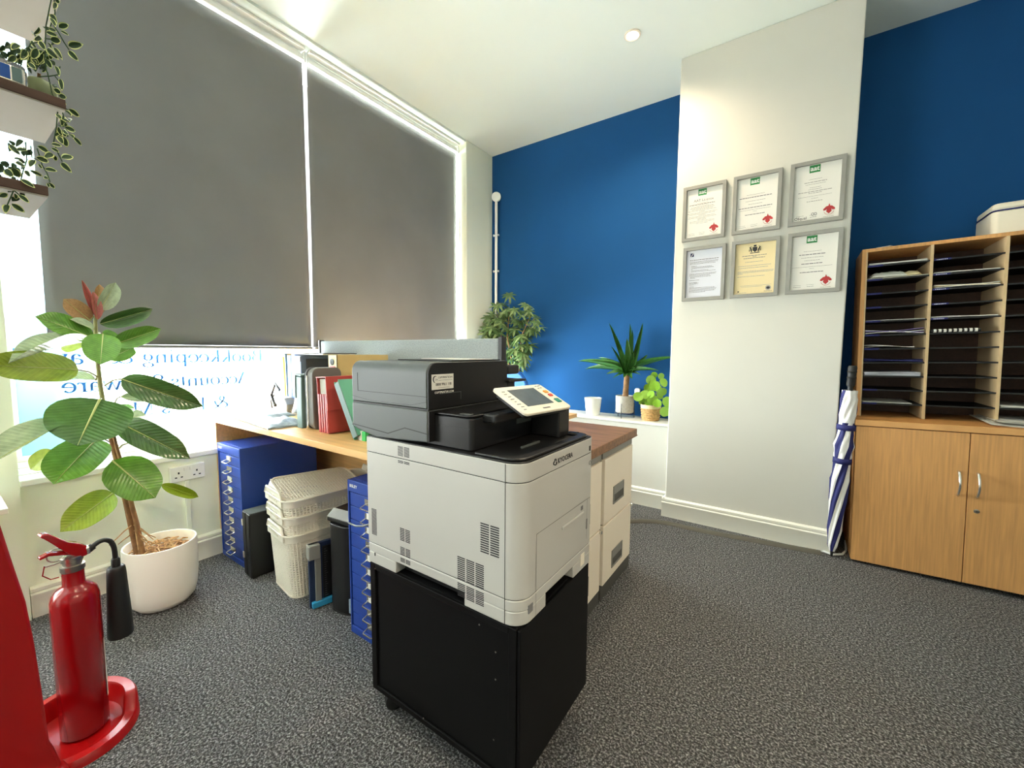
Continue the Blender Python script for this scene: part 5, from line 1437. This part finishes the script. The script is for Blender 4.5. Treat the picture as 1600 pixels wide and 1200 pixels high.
# ================================================================ RUBBER PLANT
pc_ = Vector((-2.253, .555, 0))
t = thing('planter', 'large round off-white planter holding the rubber plant', 'planter', pc_)
pr_ = .127
MB().lathe([(.070, .0), (.092, .006), (.112, .030), (.122, .07), (pr_, .14), (pr_ + .001, .272), (pr_ - .001, .279), (pr_ - .006, .279), (pr_ - .009, .272), (pr_ - .012, .22), (.09, .19)], (pc_.x, pc_.y, 0), 56).build('pot', 'pot_white', t, smooth=50)
MB().lathe([(.113, .218), (.113, .228), (.06, .240), (.01, .243)], (pc_.x, pc_.y, 0), 36).build('soil', 'soil', t, smooth=40)
chips = MB(); rng = random.Random(3)
for k in range(60):
    a = rng.random() * 6.28; q = .10 * rng.random() ** .5; x, y = pc_.x + q * cos(a), pc_.y + q * sin(a); b = rng.random() * 6.28; l = rng.uniform(.012, .03)
    chips.tube([(x - l * cos(b), y - l * sin(b), .243 + rng.random() * .012), (x, y, .250 + rng.random() * .014), (x + l * cos(b), y + l * sin(b), .243 + rng.random() * .012)], .0032, 5)
tag(chips.build('bark_chips', 'roots', t), kind='stuff')

plant = thing('rubber_plant', 'tall rubber plant with big glossy leaves in the off-white planter', 'plant', (-2.26, .50, .243))
SX = -2.27
st1 = [atX(u, v, SX) for u, v in ((216, 868), (207, 830), (200, 800), (190, 755), (181, 715), (172, 680), (163, 640), (157, 605), (153, 570), (150, 535), (149, 505), (150, 485))]
MB().tube(st1[:6], [.013, .011, .0095, .009, .0085, .008], 10).build('stem', 'bark', plant, smooth=60)
MB().tube(st1[5:], [.008, .008, .0075, .007, .0065, .006, .0045], 10).build('stem', 'stem_green', plant, smooth=60)
st2 = [atX(u, v, SX + .02) for u, v in ((222, 864), (214, 820), (205, 785), (194, 740), (184, 705), (176, 672))]
MB().tube(st2, [.012, .009, .008, .007, .006, .005], 10).build('stem', 'bark', plant, smooth=60)
rng = random.Random(12)
for k in range(9):
    a = rng.random() * 6.28
    p0 = atX(209 + rng.uniform(-4, 6), 825 + rng.uniform(-10, 25), SX + .01)
    q = [p0] + [p0 + Vector((.03 * j * cos(a) * .8, .03 * j * sin(a) * .8, -.022 * j + rng.uniform(-.004, .004))) for j in range(1, 4)]
    q = [p if p.z > .247 else Vector((p.x, p.y, .247 + .001 * k)) for p in q]
    MB().tube(q, [.003, .0025, .002, .0015], 6).build('aerial_root', 'roots', plant, smooth=60)
LEAFC = {}
def rl(kind, m):
    key = (kind, m)
    if key not in LEAFC:
        sh, fold, curl, wave = {'broad': ('rubber', .12, .08, .015), 'fold': ('rubber', .34, .12, .012), 'droop': ('rubber', .24, .24, .02), 'slim': ('ovate', .30, .05, .01)}[kind]
        LEAFC[key] = leaf_data('leaf', [m, 'midrib'], 18, 4, sh, fold, curl, rib=True, wave=wave)
    return LEAFC[key]
G, Dk, Br, Pa, Ta, Pi = 'rubber_leaf', 'rubber_leaf_dark', 'rubber_leaf_bright', 'rubber_leaf_pale_sheen', 'leaf_tan', 'leaf_pink'
LV = [  # stem px, base px, tip px, visible width px, X base, X tip, kind, material, roll degrees
 ((150, 532), (147, 529), (60, 492), 40, -2.26, -2.20, 'broad', G, 15),
 ((151, 540), (138, 534), (12, 551), 20, -2.25, -2.05, 'fold', Pa, 40),
 ((155, 590), (122, 578), (-26, 568), 46, -2.22, -2.02, 'broad', Br, -20),
 ((153, 588), (150, 594), (66, 591), 20, -2.30, -2.36, 'fold', Pa, 30),
 ((157, 528), (161, 522), (157, 566), 44, -2.18, -2.07, 'broad', G, 0),
 ((150, 535), (139, 530), (92, 545), 24, -2.33, -2.40, 'broad', Br, 0),
 ((153, 508), (156, 506), (240, 484), 20, -2.27, -2.24, 'fold', Dk, 35),
 ((155, 548), (178, 538), (251, 514), 25, -2.25, -2.20, 'fold', G, 25),
 ((158, 562), (168, 562), (210, 541), 28, -2.33, -2.38, 'broad', G, 0),
 ((150, 520), (160, 525), (190, 527), 22, -2.36, -2.40, 'broad', G, 0),
 ((150, 495), (156, 484), (183, 442), 20, -2.27, -2.25, 'fold', Pa, 30),
 ((150, 495), (141, 501), (101, 467), 27, -2.27, -2.25, 'broad', Ta, 0),
 ((150, 495), (150, 494), (158, 443), 15, -2.29, -2.30, 'fold', Ta, 20),
 ((150, 495), (149, 494), (128, 437), 9, -2.28, -2.28, 'slim', Pi, 0),
 ((150, 498), (152, 500), (146, 455), 12, -2.26, -2.26, 'slim', Pi, 20),
 ((151, 512), (146, 515), (112, 497), 14, -2.26, -2.24, 'fold', Pa, 30),
 ((163, 603), (190, 592), (311, 635), 36, -2.22, -2.08, 'droop', Dk, 25),
 ((178, 632), (188, 620), (240, 622), 15, -2.33, -2.38, 'fold', Pa, 20),
 ((160, 628), (156, 624), (122, 690), 98, -2.20, -2.00, 'broad', Dk, 0),
 ((172, 676), (186, 660), (287, 710), 40, -2.22, -2.02, 'droop', Dk, 15),
 ((182, 705), (200, 692), (262, 698), 22, -2.30, -2.36, 'fold', Br, 0),
 ((170, 668), (100, 664), (-22, 716), 38, -2.18, -1.98, 'fold', Pa, 20),
 ((170, 690), (152, 686), (84, 750), 66, -2.20, -2.03, 'broad', G, 10),
 ((175, 700), (84, 704), (44, 734), 28, -2.33, -2.38, 'broad', Br, 0),
 ((186, 730), (176, 720), (243, 776), 62, -2.18, -2.06, 'broad', G, 0),
 ((200, 750), (252, 757), (311, 777), 15, -2.26, -2.22, 'fold', Br, 20),
 ((198, 782), (177, 770), (99, 827), 44, -2.24, -2.10, 'broad', Br, -15),
 ((172, 665), (188, 657), (231, 646), 20, -2.35, -2.40, 'fold', Pa, 0),
 ((170, 650), (186, 640), (212, 636), 16, -2.33, -2.36, 'broad', G, 0),
]
for s_, b_, t_, w, xb, xt, kind, m, roll in LV:
    B, Tp = atX(*b_, xb), atX(*t_, xt); mid = (B + Tp) / 2
    W = w * mpp(mid) / max(.45, cos(radians(roll)))
    lf = place_leaf('leaf', rl(kind, m), plant, B, Tp, W, to_cam(mid) + Vector((0, 0, .45)), radians(roll))
    S = atX(*s_, SX)
    if (S - B).length > .012:
        mdp = (S + B) / 2 + Vector((0, 0, .008))
        MB().tube([S, mdp, B], .0028, 6).build('petiole', 'stem_green', plant, smooth=60)

# ================================================================ PLANTS ON THE LEDGE
LZ = .6155
t = thing('flower_pot', 'small empty white pot on the ledge below the blue wall', 'pot', (-1.315, 3.06, LZ))
MB().lathe([(.050, 0), (.054, .004), (.068, .132), (.069, .138), (.065, .138), (.060, .10), (.048, .012), (.01, .010)], (-1.315, 3.06, LZ), 32).build('pot', 'white_gloss', t, smooth=50)

yx, yy_ = -1.062, 3.08
t = thing('plant_pot', 'grey concrete pot on a thin black wire stand', 'pot', (yx, yy_, LZ))
MB().lathe([(.060, .045), (.068, .050), (.070, .170), (.065, .170), (.060, .155), (.01, .150)], (yx, yy_, LZ), 32).build('pot', 'concrete', t, smooth=50)
MB().lathe([(.058, .038), (.069, .044), (.069, .060), (.066, .060)], (yx, yy_, LZ), 32).build('saucer_band', 'concrete', t, smooth=50)
wr = MB()
for k in range(3):
    a = radians(-60 + 120 * k - 30); x, y = yx + .074 * cos(a), yy_ + .074 * sin(a)
    MB().tube([(x, y, LZ + .115), (x, y, LZ)], .0024, 6).build('stand_leg', 'rubber', t)
MB().tube([(yx + .074 * cos(2 * pi * k / 28), yy_ + .074 * sin(2 * pi * k / 28), LZ + .036) for k in range(28)], .0022, 6, closed=True).build('stand_ring', 'rubber', t, smooth=60)
t = thing('yucca', 'yucca with a stubby trunk and sword leaves in the concrete pot', 'plant', (yx, yy_, LZ + .152))
MB().tube([(yx + .003, yy_, LZ + .152), (yx + .006, yy_, LZ + .22), (yx + .010, yy_, LZ + .30), (yx + .012, yy_, LZ + .35)], [.023, .021, .021, .018], 14).build('trunk', 'bark', t, smooth=60)
MB().lathe([(.058, .0), (.03, .006), (.005, .008)], (yx, yy_, LZ + .152), 20).build('soil', 'soil', t)
ya_ = leaf_data('leaf', ['yucca_leaf'], 10, 2, 'sword', .35, .03)
yb_ = leaf_data('leaf', ['yucca_leaf'], 10, 2, 'sword', .35, .22)
CR = Vector((yx + .012, yy_, LZ + .345))
YL = [((952, 504), 8, 3.02, 0), ((985, 505), 8, 3.10, 0), ((1005, 504), 9, 3.06, 0), ((989, 514), 6, 3.14, 0), ((955, 540), 5, 3.05, 0), ((906, 566), 9, 3.00, 1), ((914, 578), 8, 3.06, 1), ((936, 560), 5, 3.12, 1), ((949, 585), 11, 2.98, 1),
      ((1047, 561), 9, 3.08, 1), ((1024, 580), 7, 3.02, 1), ((980, 529), 13, 3.00, 0), ((962, 523), 6, 3.12, 0), ((1000, 540), 9, 3.05, 0), ((1000, 586), 5, 3.05, 1), ((957, 592), 6, 3.02, 1), ((1012, 554), 9, 3.12, 0), ((975, 590), 9, 2.99, 1), ((987, 592), 9, 3.00, 1), ((930, 572), 7, 3.10, 1), ((968, 545), 12, 3.02, 0), ((990, 550), 12, 3.02, 0)]
for (u, v), w, y, c_ in YL:
    Tp = atY(u, v, y); mid = (CR + Tp) / 2; W = w * 1.25 * mpp(mid)
    base = CR + Vector((Tp.x - CR.x, Tp.y - CR.y, 0)).normalized() * .010
    up = Vector((0, 0, 1)) if c_ else to_cam(mid)
    if c_:
        # arching leaf: stem end rises, blade falls to the tip
        L_ = (Tp - base).length
        place_leaf('leaf', yb_, t, base, Tp + Vector((0, 0, .22 * L_ * .9)), W, Vector((0, 0, 1)) + to_cam(mid) * .7)
    else: place_leaf('leaf', ya_, t, base, Tp, W, to_cam(mid) + Vector((.3, 0, .1)))

tag(MB().prism(rrect(-1.030, -.988, .765, .835, .014, 5), 3.205, 3.2245, axis='y').build('air_freshener', 'white_gloss', bevel=.004, smooth=40), 'white rounded plug-in gadget on the blue wall behind the yucca trunk', 'gadget')
plx, ply = -.862, 3.075
t = thing('basket_pot', 'woven straw pot with a pale rim at the end of the ledge', 'pot', (plx, ply, LZ))
MB().lathe([(.058, 0), (.061, .004), (.0705, .088), (.0705, .09)], (plx, ply, LZ), 32).build('woven_body', 'wicker', t, smooth=50)
MB().lathe([(.070, .090), (.0725, .094), (.073, .116), (.070, .118), (.067, .114), (.064, .09), (.01, .088)], (plx, ply, LZ), 32).build('pale_band', 'paper_cream', t, smooth=50)
ht = MB()
for k in range(5):
    ht.tube([(plx + (.0625 + .0018 * k + .0006) * cos(a), ply + (.0625 + .0018 * k + .0006) * sin(a), LZ + .014 + .017 * k + .0015 * sin(a * 18 + k)) for a in [2 * pi * q / 72 for q in range(72)]], .004, 5, closed=True)
ht.build('straw_coils', 'wicker', t, smooth=60)
t = thing('pilea', 'pilea with round coin-shaped leaves in the straw pot', 'plant', (plx, ply, LZ + .1))
pm = leaf_data('leaf', ['pilea_leaf'], 8, 4, 'round', .12, .06)
for i, (u, v, r, y) in enumerate(((1017, 594, 7.5, 3.04), (1023, 603, 8, 3.03), (1029, 608, 5.5, 3.05), (1037, 598, 7, 3.08), (1017, 616, 6, 3.00), (1008, 617, 8, 3.05), (997, 620, 7.5, 3.0), (1020, 625, 8, 3.0), (1027, 630, 6.5, 2.985), (1039, 643, 8, 2.99), (1042, 628, 8, 3.03), (1012, 606, 6, 3.1), (1022, 586, 5, 3.12), (1033, 588, 5, 3.12), (1031, 618, 6, 3.1), (1003, 628, 5, 3.08), (1036, 612, 6, 3.12), (1013, 628, 6, 3.06))):
    C_ = atY(u, v, y); rr = r * mpp(C_) * 1.05
    dirv = (C_ - Vector((plx, ply, LZ + .12))); dirv.z *= .4; dirv = dirv.normalized() if dirv.length > .001 else Vector((1, 0, 0))
    sc_ = R_ * (dirv.dot(R_)) - D_ * (-.35)
    sc_ = (R_ * dirv.dot(R_) + D_ * .5).normalized()
    place_leaf('leaf', pm, t, C_ - sc_ * rr, C_ + sc_ * rr, 2 * rr, to_cam(C_) + Vector((0, 0, .5)), radians((i * 37) % 50 - 25))
    base = Vector((plx + .01 * cos(i), ply + .01 * sin(i), LZ + .096))
    MB().tube([base, (base + C_) / 2 + Vector((0, 0, .02)), C_ - to_cam(C_) * .002], .0013, 5).build('leaf_stalk', 'stem_green', t, smooth=60)

# umbrella plant in the corner
sx_, sy_ = -2.06, 3.085
t = thing('plant_pot', 'plain white pot of the umbrella plant, behind the desk screen', 'pot', (sx_, sy_, LZ))
MB().lathe([(.066, 0), (.072, .005), (.088, .165), (.088, .172), (.083, .172), (.078, .14), (.01, .135)], (sx_, sy_, LZ), 32).build('pot', 'white_gloss', t, smooth=50)
t = thing('umbrella_plant', 'bushy umbrella plant with finger-like leaflets in the blue corner', 'plant', (sx_, sy_, LZ + .14))
MB().lathe([(.072, .0), (.04, .006), (.005, .01)], (sx_, sy_, LZ + .137), 20).build('soil', 'soil', t)
rng = random.Random(21)
def whorl(name, mats, n, seed):
    r = random.Random(seed); mb = MB()
    for k in range(n):
        a = 2 * pi * k / n + r.uniform(-.12, .12); L_ = r.uniform(.8, 1.0); w = .27; dr = r.uniform(.25, .55)
        dx, dy = cos(a), sin(a); rows = []
        for i in range(6):
            q = i / 5; ww = w * (sin(pi * (.12 + .88 * q)) ** .8 if q < 1 else 0) * (.35 if i == 0 else 1)
            z = -dr * q * q * .9
            rows.append([(dx * q * L_ - dy * s * ww / 2, dy * q * L_ + dx * s * ww / 2, z + (.05 * ww if s else 0)) for s in (-1, 0, 1)])
        mb.grid(rows, k % 2)
    return mb.mesh(name, mats, smooth=80)
WH = [whorl('leaf', ['schefflera_leaf', 'schefflera_leaf'], 8, 1), whorl('leaf', ['schefflera_leaf', 'schefflera_pale'], 7, 2), whorl('leaf', ['schefflera_pale', 'schefflera_leaf'], 8, 3)]
tips = [(795, 461), (776, 478), (764, 492), (757, 505), (756, 520), (768, 512), (783, 500), (793, 490), (804, 484), (815, 488), (826, 478), (820, 500), (836, 502), (844, 512), (836, 515), (826, 516), (812, 510), (803, 500), (790, 512), (778, 520), (770, 524), (800, 520), (812, 524), (822, 530), (806, 532), (796, 530), (814, 540), (824, 545), (804, 546), (795, 548), (792, 556), (810, 556), (820, 560), (800, 562), (808, 568), (798, 572), (806, 578), (828, 540), (788, 490), (830, 492), (763, 505), (776, 500), (790, 535), (816, 550)]
crown = []
_r = random.Random(77)
tips = tips + [(u + _r.uniform(-9, 9), v + _r.uniform(-7, 7)) for u, v in tips if 470 < v < 572]
for i, (u, v) in enumerate(tips):
    y = 2.97 + .17 * rng.random()
    P_ = atY(u, v, y); P_.x = max(P_.x, -2.345); crown.append(P_)
    S_ = rng.uniform(12, 16.5) * mpp(P_)
    nrm = (to_cam(P_) * .8 + Vector((rng.uniform(-.5, .5), rng.uniform(-.3, .3), 1.0 + rng.uniform(-.3, .3)))).normalized()
    o = bpy.data.objects.new('leaf', WH[i % 3]); COL.objects.link(o); o.parent = t
    q = nrm.to_track_quat('Z', 'Y') @ Matrix.Rotation(rng.random() * 6.28, 3, 'Z').to_quaternion()
    o.matrix_basis = Matrix.Translation(P_ - t.location) @ q.to_matrix().to_4x4() @ Matrix.Scale(S_, 4)
trunks = [[Vector((sx_, sy_, LZ + .14)), Vector((sx_ - .05, sy_ - .02, 1.0)), Vector((sx_ - .10, sy_ - .03, 1.25)), Vector((sx_ - .08, sy_ - .03, 1.45))],
          [Vector((sx_ + .02, sy_, LZ + .14)), Vector((sx_ + .03, sy_ - .03, 1.0)), Vector((sx_ + .06, sy_ - .04, 1.25)), Vector((sx_ + .14, sy_ - .03, 1.42))],
          [Vector((sx_ - .02, sy_ - .01, LZ + .14)), Vector((sx_ - .10, sy_, 1.0)), Vector((sx_ - .2, sy_, 1.3)), Vector((sx_ - .25, sy_, 1.42))]]
for q in trunks: MB().tube(q, [.008, .007, .005, .003], 8).build('stem', 'bark', t, smooth=60)
for P_ in crown:
    bp_, bd_ = None, 9
    for q in trunks:
        for a, b in zip(q, q[1:]):
            for f in (.2, .6, 1):
                p = a.lerp(b, f); d_ = (P_ - p).length + (0.3 if p.z > P_.z + .05 else 0)
                if d_ < bd_: bp_, bd_ = p, d_
    MB().tube([bp_, (bp_ + P_) / 2 + Vector((0, 0, .015)), P_], .0016, 5).build('leaf_stalk', 'stem_green', t, smooth=60)

# ================================================================ PLANT SHELVES AT THE LEFT EDGE OF THE PICTURE
t = thing('shelving_unit', 'open shelving unit of dark boards with trailing plants at the left edge', 'shelving unit', (-1.21, -.3, 0))
FX, BX = -1.10, -1.31
for z, yend in ((1.745, .186), (1.549, .179), (1.389, .149), (.55, -.14)):
    s_ = MB().box(BX, FX, -.70, yend, z, z + .016).build('shelf', 'shelf_dark', t, bevel=.001)
    MB().box(BX + .001, FX - .001, -.699, yend - .001, z - .003, z - .0002).build('shelf_underside', 'shelf_under', s_)
    MB().box(BX + .02, FX - .02, yend - .145, yend - .115, z - .012, z - .003).build('shelf_bracket', 'rubber', s_, bevel=.002)
for y in (-.16, -.66):
    for x in (FX - .03, BX + .012):
        MB().box(x, x + .018, y, y + .018, 0, 1.95).build('upright', 'rubber', t, bevel=.002)

# jar and ornaments on the middle shelf
zs = 1.5655
t = thing('glass_tin', 'small clear-fronted silver tin on the middle plant shelf', 'tin', (-1.14, .125, zs))
MB().prism(rrect(-1.155, -1.105, .075, .138, .012, 5), zs + .0005, zs + .028).build('body', 'chrome', t, bevel=.002, smooth=40)
MB().prism(rrect(-1.153, -1.107, .077, .136, .012, 5), zs + .028, zs + .034).build('lid', 'clear_plastic', t, smooth=40)
for k, m in enumerate(('ink_dark', 'paper_white', 'binder_blue', 'teal_grey')):
    MB().box(-1.1048, -1.1040, .080 + .013 * k, .091 + .013 * k, zs + .004, zs + .026).build('picture_panel', m, t)
oa, ob = atX(62, 133, -1.150), atX(47, 124, -1.205)
for i, (y, x, r, lab) in enumerate(((ob.y, ob.x, .026, 'pale green round ornament at the back of the middle plant shelf'), (oa.y, oa.x, .022, 'smaller pale green round ornament at the end of the middle plant shelf'))):
    t = thing('round_ornament', lab, 'ornament', (x, y, zs))
    prof = [(r * .35, .0)] + [(r * sin(radians(a)), r * .92 - r * .92 * cos(radians(a))) for a in range(25, 171, 12)] + [(.002, r * 1.80)]
    g = MB().lathe(prof, (0, 0, 0), 40)
    for p in g.v:
        a = atan2(p.y, p.x); f = 1 + .06 * cos(7 * a); p.x = p.x * f + x; p.y = p.y * f + y; p.z += zs + .0005
    g.build('body', 'pale_green', t, smooth=60)
    MB().tube([(x, y, zs + r * 1.76), (x + .004, y, zs + r * 1.76 + .01)], [.003, .002], 6).build('stalk', 'bark', t)
t = thing('plant_pot', 'olive glazed pot cut by the left frame edge', 'pot', (-1.20, .040, zs))
MB().lathe([(.040, .0005), (.048, .01), (.056, .05), (.054, .062), (.049, .064), (.045, .052), (.01, .05)], (-1.20, .040, zs), 28).build('pot', 'olive_ceramic', t, smooth=50)

ivl = leaf_data('leaf', ['ivy_dark', 'ivy_edge'], 7, 3, 'ovate', .25, .10, edge=True)
ivd = leaf_data('leaf', ['ivy_dark', 'ivy_dark'], 7, 3, 'ovate', .25, .10)
def ivy(label, base, stems, leaves, X, seed, extra):
    """stems: pixel polylines; leaves: (base px, tip px, width px)"""
    t = thing('trailing_plant', label, 'trailing plant', base)
    rng = random.Random(seed)
    for q in stems:
        MB().tube([atX(u, v, X + rng.uniform(-.006, .006)) for u, v in q], .0009, 5).build('stem', 'ivy_dark', t, smooth=60)
    for b_, t_, w in leaves:
        x = X + rng.uniform(-.012, .012); B, Tp = atX(*b_, x), atX(*t_, x + rng.uniform(-.01, .02))
        place_leaf('leaf', ivl, t, B, Tp, w * mpp(B), to_cam(B) + Vector((rng.uniform(-.3, .3), rng.uniform(-.3, .3), rng.uniform(-.1, .5))))
    for (u0, u1, v0, v1, n, dark) in extra:
        for _ in range(n):
            u, v = rng.uniform(u0, u1), rng.uniform(v0, v1); a = rng.uniform(.2, 2.6); l = rng.uniform(9, 15); x = X + rng.uniform(-.07, -.005)
            B, Tp = atX(u, v, x), atX(u + l * cos(a), v + l * sin(a), x + rng.uniform(-.015, .015))
            place_leaf('leaf', ivd if rng.random() < dark else ivl, t, B, Tp, rng.uniform(5, 8) * mpp(B), to_cam(B) + Vector((rng.uniform(-.8, .8), rng.uniform(-.8, .8), rng.uniform(-.5, .8))))
    return t
X1_ = -1.112
ivy('variegated trailing plant falling over the end of the top shelf', (-1.13, .17, 1.761),
    [[(84, -6), (86, 20), (84, 40), (91, 50), (100, 66), (108, 78)], [(80, 0), (72, 40), (71, 62), (70, 90), (73, 112)], [(60, 66), (48, 68), (36, 90), (30, 112)], [(82, 30), (78, 44), (88, 46)], [(70, 60), (84, 62), (92, 60)]],
    [((86, 0), (94, 4), 7), ((87, 4), (84, 14), 6), ((80, 22), (88, 36), 8), ((79, 28), (87, 41), 7), ((92, 43), (107, 38), 9), ((94, 48), (108, 55), 5), ((107, 72), (129, 69), 11), ((107, 79), (122, 95), 9), ((76, 44), (88, 49), 6), ((72, 50), (90, 56), 7), ((79, 63), (95, 62), 11), ((74, 75), (90, 92), 10), ((84, 74), (97, 92), 7), ((72, 92), (80, 107), 8), ((66, 82), (58, 100), 9), ((58, 76), (50, 92), 10), ((50, 88), (60, 102), 9), ((40, 78), (34, 92), 9), ((30, 70), (18, 76), 9), ((44, 98), (56, 108), 8), ((62, 64), (70, 78), 8), ((24, 88), (12, 98), 8)],
    X1_, 31, [(0, 78, 66, 112, 60, .6), (40, 82, 40, 100, 14, .4)])
X2_ = -1.108
ivy('variegated trailing plant hanging from the end of the middle shelf', (-1.13, .16, 1.5655),
    [[(74, 112), (78, 130), (82, 148), (90, 158), (99, 166), (106, 172)], [(60, 120), (78, 119), (90, 117), (94, 104)], [(86, 119), (96, 132), (97, 142)], [(90, 175), (88, 200), (84, 222), (90, 238), (97, 252)], [(98, 176), (103, 200), (106, 214)], [(58, 232), (66, 258), (74, 272), (78, 284)], [(40, 222), (42, 250), (36, 268), (28, 300)], [(48, 228), (50, 246), (64, 252)]],
    [((86, 103), (93, 118), 6), ((94, 123), (97, 141), 6), ((84, 139), (96, 146), 9), ((92, 150), (104, 152), 10), ((92, 158), (105, 164), 6), ((107, 170), (125, 183), 9), ((100, 172), (112, 180), 6), ((98, 182), (102, 190), 7), ((101, 199), (119, 205), 9), ((99, 203), (106, 210), 7), ((107, 209), (115, 215), 8), ((92, 214), (98, 224), 8), ((100, 214), (104, 230), 9), ((115, 214), (128, 228), 6), ((80, 225), (97, 228), 7), ((58, 228), (78, 239), 9), ((80, 231), (93, 238), 6), ((96, 247), (115, 244), 10), ((96, 254), (111, 269), 9), ((82, 240), (70, 246), 9), ((56, 246), (78, 253), 10), ((84, 242), (88, 252), 6), ((70, 264), (89, 267), 8), ((60, 256), (66, 264), 4), ((46, 266), (68, 276), 6), ((69, 276), (75, 279), 6), ((76, 285), (86, 295), 6), ((74, 286), (77, 293), 4), ((15, 226), (31, 242), 8), ((26, 234), (42, 234), 7), ((26, 252), (38, 260), 7), ((22, 248), (36, 249), 4), ((54, 250), (46, 260), 8), ((40, 266), (46, 276), 6), ((88, 178), (96, 186), 7), ((100, 186), (108, 190), 5)],
    X2_, 32, [(70, 100, 130, 160, 10, .4), (88, 104, 180, 222, 10, .4), (0, 50, 218, 236, 6, 1.0)])
ivy('variegated trailing plant on the lowest plant shelf', (-1.13, .12, 1.4055),
    [[(10, 290), (20, 285), (22, 296), (16, 310), (11, 322)], [(22, 298), (32, 306), (40, 314)], [(28, 280), (24, 292), (20, 300)]],
    [((32, 280), (55, 293), 8), ((18, 318), (39, 332), 9), ((29, 304), (46, 317), 8), ((23, 302), (26, 312), 5), ((12, 320), (8, 332), 9), ((0, 308), (12, 302), 8), ((20, 262), (30, 278), 13), ((8, 264), (20, 276), 12), ((20, 286), (30, 292), 9)],
    -1.106, 33, [(0, 32, 250, 306, 30, .8)])
